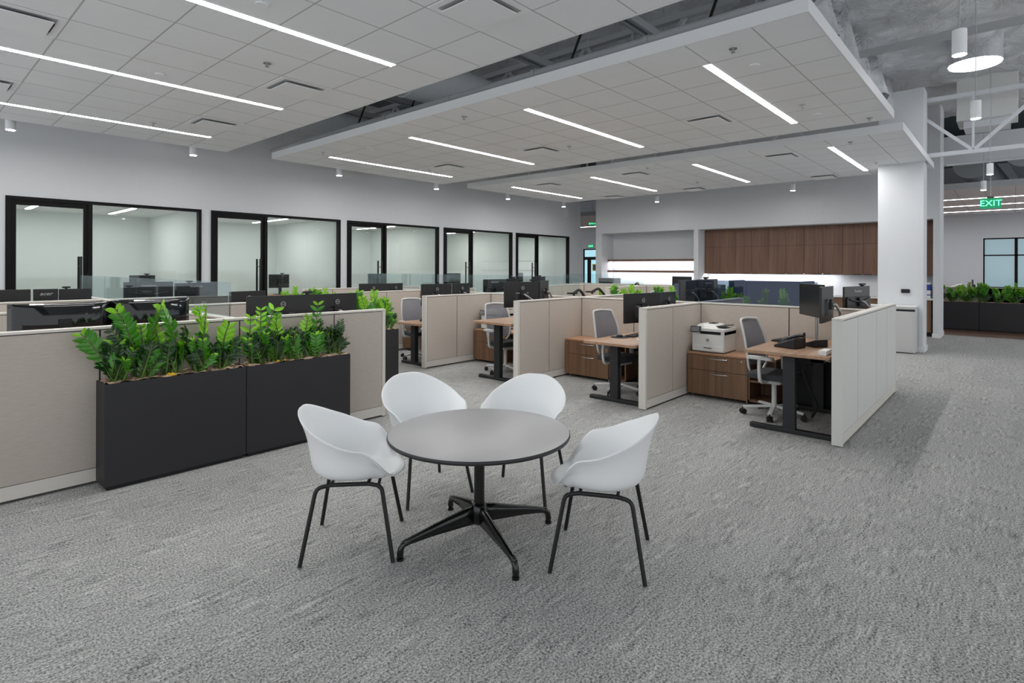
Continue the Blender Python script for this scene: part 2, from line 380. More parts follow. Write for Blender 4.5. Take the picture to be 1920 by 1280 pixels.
# far exterior door beyond the offices
fb = MB()
for (a0, a1, z0, z1) in ((19.45, 19.36, 0, 2.75), (18.32, 18.23, 0, 2.75), (19.45, 18.23, 2.1, 2.28), (19.45, 18.23, 2.69, 2.75), (19.15, 18.9, 0, 2.1), (19.45, 18.23, 0, .15)): fb.box(27.9, a0, z0, 27.98, a1, z1, 'frame_black')
dr = struct(fb, 'door_6', 'dark framed glass exterior door at the far end of the passage')
g = MB(); g.box(27.93, 18.3, .1, 27.95, 19.4, 2.72, 'door_daylight'); g.build('pane', dr)
g = MB(); g.box(27.89, 18.42, 1.45, 27.925, 18.78, 1.85, 'leaf_yellow'); g.box(27.88, 18.47, 1.50, 27.925, 18.73, 1.80, 'printer_grey'); g.build('notice', dr)

# ------------------------------------------------------------------ office fronts
ordw = ['first', 'second', 'third', 'fourth', 'fifth']
for i, x in enumerate(FX):
    fb = MB(); y0, y1 = YW-.03, YW+.09; dx = x+1.06
    fb.box(x, y0, 0, x+.07, y1, FT, 'frame_black'); fb.box(dx, y0, 0, dx+.06, y1, FT, 'frame_black'); fb.box(x+FW-.05, y0, 0, x+FW, y1, FT, 'frame_black')
    fb.box(x+.07, y0, FT-.06, dx, y1, FT, 'frame_black'); fb.box(dx+.06, y0, FT-.05, x+FW-.05, y1, FT, 'frame_black'); fb.box(dx+.06, y0, 0, x+FW-.05, y1, .08, 'frame_black')
    w = struct(fb, 'window_%d' % (10+i), 'black frame of the %s office front from the left' % ordw[i])
    g = MB(); g.box(dx+.06, YW+.02, .08, dx+.98, YW+.032, FT-.05, 'glass'); g.build('pane', w)
    g = MB(); g.box(dx+.985, YW+.02, .08, x+FW-.05, YW+.032, FT-.05, 'glass'); g.build('pane', w)
    db = MB(); e = .055
    db.box(x+.075, YW, .01, x+.075+e, YW+.045, FT-.065, 'frame_black'); db.box(dx-.005-e, YW, .01, dx-.005, YW+.045, FT-.065, 'frame_black')
    db.box(x+.075+e, YW, FT-.065-.07, dx-.005-e, YW+.045, FT-.065, 'frame_black'); db.box(x+.075+e, YW, .01, dx-.005-e, YW+.045, .12, 'frame_black')
    d = struct(db, 'door_%d' % (1+i), '%s black-framed glass office door from the left' % ordw[i])
    g = MB(); g.box(x+.075+e, YW+.018, .12, dx-.005-e, YW+.028, FT-.135, 'glass'); g.build('pane', d)
    g = MB(); hx = dx-.105
    for zz in (.95, 1.62): g.cyl((hx, YW-.06, zz), (hx, YW+.02, zz), .008, 'black')
    g.rbox(hx-.0175, YW-.075, .80, hx+.0175, YW-.045, 1.78, .006, 'black'); g.build('handle', d)
    g = MB(); g.rbox(hx-.0175, YW+.09, .80, hx+.0175, YW+.12, 1.78, .006, 'black')
    for zz in (.95, 1.62): g.cyl((hx, YW+.03, zz), (hx, YW+.10, zz), .008, 'black')
    g.build('handle', d)
    for k, lx in enumerate((x+.6, x+1.95)):
        t = thing('office_light', 'thin ceiling light over the %s side of the %s glazed office' % (('door', 'desk')[k], ordw[i]), 'ceiling light', (lx, 13.7, 2.76), 0, 'office ceiling lights')
        q = MB(); q.box(-.06, -.9, -.02, .06, .9, 0, 'white'); q.build('housing', t)
        q = MB(); q.box(-.04, -.88, -.024, .04, .88, -.0201, 'office_strip'); q.build('diffuser', t)

# ------------------------------------------------------------------ suspended ceiling clouds
X1 = 5.569; PIT = 5.143; LL = 3.048; LY = [2.358, 4.796, 7.235, 9.673]
cn = ['nearest (left)', 'middle', 'farthest (right)']
for ci in range(3):
    s0 = X1+PIT*(ci-1); xa = s0-.61; xb = s0+LL+.61; ya = 1.27; yb = 10.68
    if ci == 0: ya = -1.0
    t = thing('suspended_ceiling', '%s floating white tiled ceiling panel with linear lights' % ['nearest and leftmost', 'middle', 'farthest'][ci], 'ceiling panel', (xa, 2.318, CEIL), 0, 'suspended ceiling panels')
    lx, ly0, ly1 = xb-xa, ya-2.318, yb-2.318
    q = MB()
    if ci == 2:
        cx0, cx1, cy = 13.29-xa, 13.81-xa, 2.08-2.318
        q.box(0, ly0, 0, cx0, ly1, .02, 'tiles'); q.box(cx1, ly0, 0, lx, ly1, .02, 'tiles'); q.box(cx0, cy, 0, cx1, ly1, .02, 'tiles')
    else: q.box(0, ly0, 0, lx, ly1, .02, 'tiles')
    q.build('tile_field', t)
    q = MB(); h = .115
    q.box(-.02, ly0-.02, -.004, 0, ly1+.02, h, 'fascia'); q.box(lx, ly0-.02, -.004, lx+.02, ly1+.02, h, 'fascia')
    q.box(0, ly0-.02, -.004, lx, ly0, h, 'fascia'); q.box(0, ly1, -.004, lx, ly1+.02, h, 'fascia'); q.build('edge_trim', t)
    q = MB()
    for yy in [ly0+.5+1.83*k for k in range(6)]:
        for xx in (.3, 2.1, 3.9): q.cyl((xx, yy, .02), (xx, yy, ROOF-CEIL), .0022, 'steel_grey', 5)
    q.build('hanger_wires', t)
    for k, y in enumerate(LY):
        if ci == 0 and k == 0: continue
        o = thing('linear_light', '%s linear LED strip from the office wall on the %s ceiling panel' % (['fourth (nearest)', 'third', 'second', 'first'][k], ['nearest', 'middle', 'farthest'][ci]), 'ceiling light', (s0, y, CEIL), 0, 'linear ceiling lights')
        q = MB(); q.box(-.01, -.055, -.006, LL+.01, -.042, -.0005, 'tilewhite'); q.box(-.01, .042, -.006, LL+.01, .055, -.0005, 'tilewhite'); q.box(-.01, -.042, -.006, 0, .042, -.0005, 'tilewhite'); q.box(LL, -.042, -.006, LL+.01, .042, -.0005, 'tilewhite'); q.build('housing', o)
        q = MB(); q.box(.001, -.0415, -.0045, LL-.001, .0415, -.0006, 'strip'); q.build('diffuser', o)
    vx = {0: (.735, 3.175), 1: (7.705,), 2: (11.0, 14.06)}[ci]
    for x in vx:
        for k, y in enumerate((3.23, 6.28, 8.72)):
            o = thing('air_diffuser', 'square white ceiling vent on the %s panel, %s row, %s from the office wall' % (['nearest', 'middle', 'farthest'][ci], 'near' if x in (.735, 11.0) else 'far', ['third', 'second', 'first'][k]), 'vent', (x, y, CEIL), 0, 'square ceiling vents')
            q = MB(); a = .297; i_ = .24
            q.box(-a, -a, -.006, a, -i_, -.0005, 'tilewhite'); q.box(-a, i_, -.006, a, a, -.0005, 'tilewhite'); q.box(-a, -i_, -.006, -i_, i_, -.0005, 'tilewhite'); q.box(i_, -i_, -.006, a, i_, -.0005, 'tilewhite'); q.build('frame', o)
            q = MB(); q.box(-i_, -i_, -.003, i_, i_, -.0006, 'steel_grey'); q.box(.19, -.10, -.0045, i_, .16, -.0031, 'darkslot'); q.box(-.10, .19, -.0045, .16, i_, -.0031, 'darkslot'); q.build('duct_opening', o)  # shade inside the opening painted as dark strips, far two sides only
            q = MB(); c_ = .165; vs = [(-c_-.03, -c_-.03, -.018), (c_+.03, -c_-.03, -.018), (c_+.03, c_+.03, -.018), (-c_-.03, c_+.03, -.018)]
            q.box(-.215, -.215, -.034, .215, .215, -.026, 'tilewhite'); q.cyl((0, 0, -.016), (0, 0, -.002), .01, 'steel_grey', 8); q.build('plate', o)
sp = [(2.59, 5.72), (2.59, 9.37), (5.32, 2.0), (5.30, 5.69), (5.28, 9.4), (7.74, 2.03), (7.76, 5.71), (7.72, 9.39), (9.0, 1.5), (10.5, 2.02), (10.51, 5.72), (12.88, 2.04), (12.97, 5.73)]
for i, (x, y) in enumerate(sp):
    pn = 'nearest' if x < 4.5 else 'middle' if x < 9.6 else 'farthest'
    o = thing('fire_sprinkler', 'small chrome sprinkler head on the %s ceiling panel, %s' % (pn, ['left of centre', 'near office wall, by first vent', 'at its near right corner', 'left edge, halfway along', 'left edge near office wall', 'between third vent and right edge', 'between second and third strips', 'near office wall, far side', 'close to its right edge', 'at the near right corner', 'near edge halfway along', 'beside the white column', 'far edge halfway along'][i]), 'sprinkler', (x, y, CEIL), 0, 'ceiling sprinkler heads')
    q = MB(); q.cyl((0, 0, -.008), (0, 0, -.0005), .038, 'chrome', 16); q.build('escutcheon', o)
    q = MB(); q.cyl((0, 0, -.035), (0, 0, -.008), .009, 'silver', 8); q.cyl((0, 0, -.04), (0, 0, -.035), .02, 'silver', 10); q.build('deflector', o)
for i, (x, y) in enumerate([(1.98, 4.47), (1.98, 6.93), (5.9, 2.0), (8.32, 2.0), (5.6, 8.42)]):
    q = MB(); q.cyl((0, 0, -.012), (0, 0, -.0005), .05, 'tilewhite', 20)
    tag(q.build('smoke_detector', loc=(x, y, CEIL)), 'round white ceiling disc %s' % ['beside the nearest linear light', 'left of the second linear light', 'right of the front sprinkler on middle panel', 'near the right edge of middle panel', 'beside first strip on middle panel'][i], 'detector', 'round ceiling discs')

# ------------------------------------------------------------------ downlight cylinders and pendants
def downlight(x, y, z, label, stem, r=.06, h=.17, group='cylinder downlights by the walls'):
    o = thing('cylinder_downlight', label, 'ceiling light', (x, y, z), 0, group)
    q = MB(); q.cyl((0, 0, .004), (0, 0, h), r, 'tilewhite', 24); q.build('housing', o)
    q = MB(); q.cyl((0, 0, 0), (0, 0, .0035), r*.9, 'down', 24); q.build('lens', o)
    q = MB(); q.cyl((0, 0, h), (0, 0, stem), .005, 'steel_grey', 6); q.build('stem', o)
for i, x in enumerate((1.23, 3.67, 6.57, 9.31, 12.0, 14.69)):
    downlight(x, 11.02, 3.6, 'white cylinder downlight beside the office wall, %s from the left' % ['first', 'second', 'third', 'fourth', 'fifth', 'sixth'][i], ROOF-3.6)
downlight(15.4, 7.43+.63, 3.6, 'small downlight in front of the lit shelves', ROOF-3.6)
downlight(15.4, 4.25, 3.6, 'small downlight in front of the walnut cupboards', ROOF-3.6)
downlight(20.6, 12.8, 3.6, 'downlight in the passage past the office wall', ROOF-3.6)
for i, (x, y, z) in enumerate([(5.64, .33, 3.3), (8.14, .33, 3.3), (13.1, .33, 3.3), (15.6, .5, 3.3)]):
    downlight(x, y, z, ['large pendant cylinder nearest the camera, upper right', 'second pendant cylinder, in front of the white duct box', 'third pendant cylinder above the exit sign', 'smallest pendant cylinder left of the exit sign'][i], ROOF-z, .049, .20, 'pendant cylinder lights')
o = thing('tubular_skylight', 'round glowing skylight tube under the roof insulation', 'skylight', (12.0, .5, 5.0))
q = MB(); q.cyl((0, 0, .02), (0, 0, ROOF-5.03), .36, 'insul', 32, cap=False); q.build('tube', o)
q = MB(); q.cyl((0, 0, 0), (0, 0, .02), .35, 'skytube', 32); q.build('lens', o)

# ------------------------------------------------------------------ roof insulation, joists, pipes, ducts
def grid(name, x0, x1, y0, y1, z, nx, ny, amp, mat, label, sag=.0):
    q = MB(); vs = []
    rnd = random.Random(3)
    ph = [(rnd.uniform(.8, 4.5), rnd.uniform(.8, 4.5), rnd.uniform(0, 6)) for _ in range(9)]
    for j in range(ny+1):
        for i in range(nx+1):
            x = x0+(x1-x0)*i/nx; y = y0+(y1-y0)*j/ny
            d = sum(math.sin(a*x+b_*y*(1 if k % 2 else -1)+c) for k, (a, b_, c) in enumerate(ph))/9*amp+rnd.uniform(-.2, .2)*amp
            d -= sag*abs(math.sin(x*PI/1.6))
            vs.append((x, y, z+d))
    q.add(vs, [(j*(nx+1)+i, (j+1)*(nx+1)+i, (j+1)*(nx+1)+i+1, j*(nx+1)+i+1) for j in range(ny) for i in range(nx)], mat, True)
    o = q.build(name); tag(o, label, 'insulation'); return o
grid('roof_insulation', 3.2, 18, -5.9, 10.6, 5.4, 110, 110, .10, 'insul', 'crumpled white insulation facing under the roof', -.10)
q = MB(); vs = []; N = 160; rnd = random.Random(5)
for i in range(N+1):
    x = 4.6+9.4*i/N; wv = .07*math.sin(x*5.1)+.05*math.sin(x*13); bot = 4.45+.34*abs(math.sin(x*PI/1.55))+rnd.uniform(-.03, .03)
    vs += [(x, 2.0+wv, 5.45), (x, 1.95+wv*1.4, (5.45+bot)/2), (x, 1.9+wv*1.8, bot)]
q.add(vs, [(i*3+k, (i+1)*3+k, (i+1)*3+k+1, i*3+k+1) for i in range(N) for k in range(2)], 'insul', True)
tag(q.build('hanging_insulation', solid=.006), 'wrinkled insulation edge hanging behind the middle ceiling panel', 'insulation')
def joist(name, x, y0, y1, zt, zb, label, mat='steel_white', ph=.6, per=1.3, r=.03):
    o = thing(name, label, 'roof joist', (x, y0, 0), 0, 'open web roof joists'); L = y1-y0
    q = MB(); q.box(-.05, 0, zt-.05, .05, L, zt+.03, mat); q.build('top_chord', o)
    q = MB(); q.box(-.05, 0, zb-.04, .05, L, zb+.04, mat); q.build('bottom_chord', o)
    q = MB(); y = ph-y0; k = math.floor(-y/per)-1; yy = y+k*per; upper = (k % 2) != 0
    while yy < L:
        a = (0, yy, zt-.02 if upper else zb+.02); c = (0, yy+per, zb+.02 if upper else zt-.02)
        if yy > 0 and yy+per < L: q.bar(a, c, .06, .06, mat, (1, 0, 0))
        if (not upper) and 0 < yy < L: q.bar((0, yy, zb), (0, yy, zt), .04, .04, mat, (1, 0, 0))
        yy += per; upper = not upper
    q.build('web', o)
joist('roof_truss', 13.9, -5.8, 13, 5.0, 3.88, 'white open web truss running behind the white column', 'steel_white', .6, 1.12)
joist('roof_truss', 7.1, 2.6, 11.9, 5.0, 3.95, 'grey truss glimpsed above the middle ceiling panel', 'steel_grey', .9, .8)
joist('roof_truss', 10.0, 3.6, 11.9, 5.0, 3.95, 'white truss glimpsed between middle and farthest ceiling panels', 'steel_white', .9, .5)
q = MB(); q.box(10.2, -5.8, 4.95, 10.28, 11.5, 5.05, 'steel_grey'); tag(q.build('roof_beam'), 'long grey roof beam crossing the insulation at upper right', 'beam')
q = MB(); q.cyl((5.5, -1, 4.08), (5.5, 11.9, 4.08), .05, 'steel_grey', 14)
for y in (1.5, 3.0, 4.6, 6.2, 7.8, 9.4): q.cyl((5.5, y-.03, 4.08), (5.5, y+.03, 4.08), .062, 'steel_grey', 14)
tag(q.build('sprinkler_pipe'), 'grey sprinkler main seen between the first two ceiling panels', 'pipe')
for k, y in enumerate((3.6, 5.4, 8.6, 10.0)):
    q = MB(); q.bar((3.9, y, 4.75), (9.2, y, 4.75), .05, .10, 'steel_grey'); q.bar((3.9, y+.12, 4.75), (9.2, y+.12, 4.75), .05, .10, 'steel_grey')
    tag(q.build('roof_purlin'), 'twin grey purlin in the roof gap, %s from the office wall' % ['fourth', 'third', 'second', 'first'][k], 'beam', 'roof purlins in the gap')
for k, (x, y) in enumerate(((6.3, 4.3), (6.4, 7.9), (6.2, 9.2), (6.3, 2.4))):
    q = MB(); q.cyl((x, y, 5.1), (x-.35, y+.25, 3.9), .018, 'black', 8)
    tag(q.build('brace_rod'), 'black brace rod in the roof gap, %s from the camera' % ['second', 'third', 'fourth', 'first'][k], 'brace', 'black braces in the roof gap')
o = thing('round_duct', 'large round duct crossing the gap between the first two ceiling panels', 'duct', (0, 0, 0))
q = MB(); q.cyl((4.5, 6.9, 4.52), (9.0, 6.9, 4.52), .33, 'duct', 32); q.build('trunk', o)
for x in (5.2, 6.4, 7.6):
    q = MB(); q.cyl((x-.012, 6.9, 4.52), (x+.012, 6.9, 4.52), .342, 'duct', 32); q.build('seam_band', o)
q = MB(); q.tube([(4.6, 7.2, 4.45), (4.5, 7.7, 4.4), (4.3, 8.2, 4.3)], .2, 'tilewhite', 20); q.build('flexible_branch', o)
o = thing('round_duct', 'round duct in the roof gap close to the office wall', 'duct', (0, 0, 0))
q = MB(); q.cyl((4.6, 10.3, 4.5), (9.0, 10.3, 4.5), .28, 'duct', 28); q.build('trunk', o)
o = thing('round_duct', 'pale round duct ending at the office wall above the second front', 'duct', (0, 0, 0))
q = MB(); q.cyl((3.4, 10.9, 4.15), (3.4, 12.0, 4.15), .22, 'wall', 28); q.build('trunk', o)
o = thing('round_duct', 'pale round duct ending at the office wall above the third front', 'duct', (0, 0, 0))
q = MB(); q.cyl((8.6, 10.9, 4.15), (8.6, 12.0, 4.15), .22, 'wall', 28); q.build('trunk', o)
o = thing('rectangular_duct', 'white rectangular duct box behind the pendant lights', 'duct', (14.4, .42, 0))
q = MB(); q.box(0, -.47, 4.6, .9, .47, ROOF-.12, 'white'); q.build('box', o, bevel=.01)
q = MB(); q.box(.12, -.36, 4.46, .78, .36, 4.599, 'steel_white'); q.build('outlet', o)
# far ceiling panel with rows of light, bulkhead, far ducts
t = thing('suspended_ceiling', 'distant white tiled ceiling panel with three long light rows at right', 'ceiling panel', (18.5, -4.9, CEIL))
q = MB(); q.box(0, 0, 0, 8.8, 30, .02, 'tiles'); q.build('tile_field', t)
q = MB(); q.box(-.02, 0, -.004, 0, 30, .15, 'steel_grey'); q.build('edge_trim', t)
for k, x in enumerate((21.2, 23.5, 25.8)):
    o = thing('linear_light', '%s continuous light row on the distant ceiling panel at right' % ['nearest', 'middle', 'farthest'][k], 'ceiling light', (x, -4.8, CEIL))
    fl = (13.8, 29, 13.8)[k]; q = MB(); q.box(-.055, 0, -.006, .055, fl, -.0005, 'tilewhite'); q.build('housing', o)
    q = MB(); q.box(-.04, .02, -.009, .04, fl-.1, -.0061, 'strip_far'); q.build('diffuser', o)
q = MB(); q.box(18.1, -5.8, 4.28, 18.35, 10.6, 5.0, 'steel_white'); tag(q.build('soffit_beam'), 'pale grey beam high across the far right opening', 'beam')
o = thing('round_duct', 'fat round ducts above the exit sign', 'duct', (0, 0, 0))
q = MB(); q.cyl((20, .9, 4.55), (26, .5, 4.55), .42, 'duct', 28); q.cyl((19.6, -.2, 4.7), (26, -.6, 4.7), .42, 'duct', 28); q.build('trunk', o)
for k, z in enumerate((4.12, 4.05)):
    q = MB(); q.cyl((16.0+k*1.2, -5.5, z+.1), (16.0+k*1.2, 1.25, z+.1), .03, 'steel_white', 10); tag(q.build('conduit_pipe'), ['nearer', 'farther'][k]+' thin pipe crossing below the far beam at right', 'pipe')
# ------------------------------------------------------------------ exit signs
def exit_sign(x, y, z, rz, s, label, hang):
    o = thing('exit_sign', label, 'exit sign', (x, y, z), rz)
    q = MB(); q.rbox(-.16*s, -.012*s, -.10*s, .16*s, .012*s, .10*s, .012*s, 'exit_green', axis=1); q.build('panel', o)
    if hang:
        q = MB(); q.box(-.05*s, -.03*s, .10*s, .05*s, .03*s, .135*s, 'printer_grey'); q.build('canopy', o)
        q = MB(); q.cyl((0, 0, .135*s), (0, 0, hang), .006, 'steel_grey', 8); q.build('stem', o)
    text('EXIT', .165*s, 'exit_letters', o, (0, -.014*s, -.002), (R(90), 0, 0), 'lettering', .001)
exit_sign(14.25, .35, 2.89, -R(90)+.2, 1.0, 'green glowing exit sign hanging at right near the planters', ROOF-2.89)
exit_sign(21.6, 14.55, 3.73-.05, -R(55), 1.0, 'green exit sign hanging in the passage past the office wall', ROOF-3.7)
exit_sign(27.984, 18.95, 2.92, -R(90), 1.0, 'green exit sign above the far glass door', 0)

# ================================================================== PARTITIONS
PT = 1.16; TH = .085
def partition(label, axis, a0, a1, c, seams, end0=True, end1=True, fab='fabric', fab2=None, group='cubicle partitions', z1=PT):
    """axis 'x': runs along x from a0 to a1, near face at y=c (thickness toward +y); axis 'y': along y, near face at x=c"""
    t = thing('cubicle_partition', label, 'partition', (a0 if axis == 'x' else c, c if axis == 'x' else a0, 0), 0, group)
    L = a1-a0; ep = 'panel_end' if fab == 'panel_end' else 'trim'
    def bx(q, u0, u1, v0, v1, z0, zz, mat):
        if axis == 'x': q.box(u0, v0, z0, u1, v1, zz, mat)
        else: q.box(v0, u0, z0, v1, u1, zz, mat)
    q = MB(); bx(q, .01, L-.01, .012, TH-.012, .015, z1-.02, 'core'); q.build('core', t)
    q = MB(); bx(q, 0, L, -.002, TH+.002, z1-.02, z1, 'trim'); q.build('cap', t, bevel=.003)
    q = MB(); bx(q, .003, L-.003, .002, TH-.002, .02, .115, 'trim'); q.build('base_rail', t)
    for e, on in ((0, end0), (L, end1)):
        if on:
            q = MB()
            if e == 0: bx(q, 0, .04, -.001, TH+.001, .01, z1-.021, ep)
            else: bx(q, L-.04, L, -.001, TH+.001, .01, z1-.021, ep)
            q.build('end_post', t)
    ss = [.04 if end0 else 0]+[x-a0 for x in seams]+[L-.04 if end1 else L]
    for i in range(len(ss)-1):
        for side in (0, 1):
            q = MB(); m = fab if side == 0 else (fab2 or 'fabric'); g = .006
            if side == 0: bx(q, ss[i]+g, ss[i+1]-g, 0, .011, .12, z1-.026, m)
            else: bx(q, ss[i]+g, ss[i+1]-g, TH-.011, TH, .12, z1-.026, m)
            q.build('fabric_panel', t)
    return t
def glass_screen(label, axis, a0, a1, c, z0, z1, mat='glass_screen', n=1):
    t = thing('glass_screen', label, 'glass screen', (a0 if axis == 'x' else c, c if axis == 'x' else a0, z0), 0)
    L = (a1-a0)/n
    for i in range(n):
        q = MB()
        if axis == 'x': q.box(i*L+.003, -.005, 0, (i+1)*L-.003, .005, z1-z0, mat)
        else: q.box(-.005, i*L+.003, 0, .005, (i+1)*L-.003, z1-z0, mat)
        q.build('pane', t)
# left group  (rows y = 5.10, 7.30, 9.40 ; spine x = 2.0)
rows_l = [5.10, 7.30, 9.40]
partition('long beige partition at left behind the black planters', 'x', .15, 3.60, 5.10, [1.07, 1.985, 2.075, 2.99], fab='fabric_left')
partition('second beige partition row behind the left planters', 'x', .15, 3.60, 7.30, [1.07, 1.985, 2.075, 2.85])
partition('third beige partition row under the dark logo monitors', 'x', .15, 3.05, 9.40, [.95, 1.985, 2.075])
for i, (a, c) in enumerate(((5.188, 7.297), (7.388, 9.397), (9.488, 10.9))):
    partition('%s length of the left spine partition under the glass' % ['near', 'middle', 'far'][i], 'y', a, c, 1.995, [(a+c)/2], end0=False, end1=(i == 2))
glass_screen('clear glass screen on top of the left spine partition', 'y', 5.2, 10.9, 2.038, PT+.002, 1.472, n=4)
# middle group (spine x = 7.2, rows y = 1.16 3.13 5.05 7.02 9.0 10.95)
RY = [1.155, 3.12, 5.04, 7.01, 9.0, 10.95]
nm = ['nearest', 'second', 'third', 'fourth', 'fifth', 'sixth']
SPX = 7.19
for i, y in enumerate(RY):
    partition('%s cubicle divider of the middle group' % nm[i] if i else 'white outer end panel of the nearest cubicle at right', 'x', 5.70, 8.75, y, [6.38, SPX, SPX+TH, 8.03] if i else [6.37, 7.36, 8.05], fab='panel_end' if i == 0 else 'fabric')
    if i < 5:
        a, c = y+TH+.003, RY[i+1]-.003
        partition('spine partition behind the %s walnut credenza bay' % nm[i], 'y', a, c, SPX, [a+.78] if i == 0 else [(a+c)/2], end0=False, end1=False)
glass_screen('clear glass screen along the middle spine partition', 'y', 5.1, 10.95, SPX+.043, PT+.002, 1.478, n=3)
glass_screen('smoked glass screen behind the printer cubicle', 'y', 1.72, 3.36, SPX+.043, PT+.002, 1.452, 'glass_smoke', 2)
# far group
partition('far group divider starting left of the green sprigs', 'x', 11.2, 13.0, 7.1, [12.1], end1=False)
partition('far group divider below the passage door', 'x', 11.0, 13.0, 9.05, [12.0], end1=False)
partition('far group spine partition in front of the shelves', 'y', 5.6, 9.9, 13.02, [7.1, 8.0, 9.05], z1=PT+.001)
partition('farthest low partition just before the lit shelves', 'y', 6.95, 10.2, 14.1, [8.5], z1=PT)
glass_screen('clear glass screen on the far group spine', 'y', 7.2, 9.8, 13.06, PT+.002, 1.45, n=2)

# ================================================================== DESKS, CREDENZAS
def desk(x0, x1, y0, y1, z, label, group='height adjustable desks', dark=False):
    t = thing('standing_desk', label, 'desk', ((x0+x1)/2, (y0+y1)/2, 0), 0, group); lx = (x1-x0)/2; ly = (y1-y0)/2
    q = MB(); q.rbox(-lx, -ly, z-.032, lx, ly, z, .02, 'walnut_top'); q.build('desktop', t, bevel=.003)
    for sx in (-1, 1):
        px = sx*(lx-.16)
        q = MB(); q.box(px-.035, -.055, .045, px+.035, .055, z-.056, 'leg_black'); q.box(px-.02, -ly+.06, z-.055, px+.02, ly-.06, z-.033, 'leg_black'); q.build('leg', t)
        q = MB(); q.rbox(px-.035, -ly+.01, .006, px+.035, ly-.01, .045, .01, 'leg_black'); q.build('foot', t, bevel=.004)
    q = MB(); q.box(-lx+.2, -.03, z-.07, lx-.2, .03, z-.034, 'leg_black'); q.build('crossbar', t)
    q = MB(); q.add([(-.35, -.28, z-.035), (.45, -.28, z-.035), (.45, -.25, z-.12), (-.35, -.25, z-.12), (.45, -.14, z-.12), (-.35, -.14, z-.12), (.45, -.11, z-.035), (-.35, -.11, z-.035)], [(0, 1, 2, 3), (3, 2, 4, 5), (5, 4, 6, 7)], 'leg_black'); q.build('cable_tray', t, solid=.004)
    if dark: q = MB(); q.box(lx-.035, -ly+.02, .03, lx-.015, ly-.04, z-.036, 'mon_dark'); q.build('dark_end_panel', t)  # black sheet across the spine end, from desktop nearly to the floor
    return t
desk(5.72, 7.13, 1.262, 2.03, .80, 'walnut desk with black leg nearest at right, desk phone on it', dark=True)
desk(5.68, 7.10, 3.24, 3.96, .722, 'walnut desk with mouse on a black pad, second cubicle', dark=True)
desk(5.68, 7.10, 5.16, 5.92, .838, 'raised walnut desk in the third cubicle from the right', dark=True)
desk(5.68, 7.10, 7.13, 7.78, .70, 'walnut desk with black tablet in the fourth cubicle', dark=True)
desk(5.68, 7.10, 9.12, 9.8, .74, 'walnut desk in the fifth cubicle behind the tall planter')
desk(2.15, 3.55, 5.26, 5.98, .76, 'desk behind the left partition under twin round logo monitors')
desk(.5, 1.92, 5.26, 5.98, .76, 'desk under the curved glossy monitors at far left')
desk(2.15, 3.55, 7.46, 8.15, .76, 'desk in the second left row right of the spine')
desk(.5, 1.92, 9.56, 10.25, .76, 'desk in the third left row under the dark monitors')
desk(2.15, 3.55, 9.56, 10.25, .76, 'desk in the third left row under the two wide monitors')
desk(7.36, 8.72, 1.30, 2.0, .80, 'desk beyond the spine behind the nearest cubicle')
desk(7.36, 8.72, 3.28, 4.0, .80, 'desk beyond the spine behind the printer')
desk(7.36, 8.72, 7.16, 7.85, .80, 'desk beyond the spine behind the fourth cubicle')

def credenza(x, y0, y1, label, h=.56, ndr=.75, openw=.45):
    """front faces -x; drawers from y1 (left in view) to y1-ndr, open bay beyond"""
    t = thing('credenza', label, 'credenza', (x, y1, 0), 0, 'walnut credenzas'); D = .42; L = y1-y0
    q = MB(); q.box(0-.012, -L, h-.025, D, 0, h, 'walnut_topy'); q.build('top', t, bevel=.002)
    q = MB(); q.box(0, -.02, .04, D, -.001, h-.026, 'walnut'); q.box(0, -ndr-.02, .04, D, -ndr, h-.026, 'walnut'); q.box(D-.015, -L, .04, D, -.02, h-.026, 'walnut'); q.box(.0, -L, .04, D-.015, -.02, .06, 'walnut')
    if L > ndr+.1: q.box(0, -L, .04, D, -L+.02, h-.026, 'walnut'); q.box(.01, -L+.02, .27, D-.015, -ndr-.02, .288, 'walnut')
    q.build('body', t)
    for (z0, z1) in ((.35, h-.03), (.045, .345)):
        q = MB(); q.box(-.018, -ndr+.0, z0, -.001, -.003, z1, 'walnut'); d = q.build('drawer', t)
        zz = z1-.035; pts = []
        for k in range(9):
            a = k/8; pts.append((-.018-.03*math.sin(PI*a)**.6, -.27-.24*a, zz))
        q = MB(); q.tube(pts, .006, 'chrome', 8, 1.6); q.build('handle', d)
    q = MB(); q.cyl((-.022, -ndr+.07, h-.06), (-.018, -ndr+.07, h-.06), .01, 'chrome', 10); q.build('lock', t)
    for (u, v) in ((.05, -.05), (.05, -ndr+.03), (D-.05, -.05), (D-.05, -L+.05)):
        q = MB(); q.cyl((u, v, 0), (u, v, .04), .014, 'chrome', 10); q.build('foot', t)
    return t
credenza(6.765, 2.04, 3.105, 'walnut credenza with drawers carrying the white printer, nearest cubicle')
credenza(6.765, 4.0, 5.025, 'walnut credenza with curved chrome handles, second cubicle')
credenza(6.765, 5.9, 6.985, 'walnut credenza under the printer in the third cubicle')
credenza(6.765, 7.95, 8.98, 'walnut credenza in the fourth cubicle, mostly behind the divider')

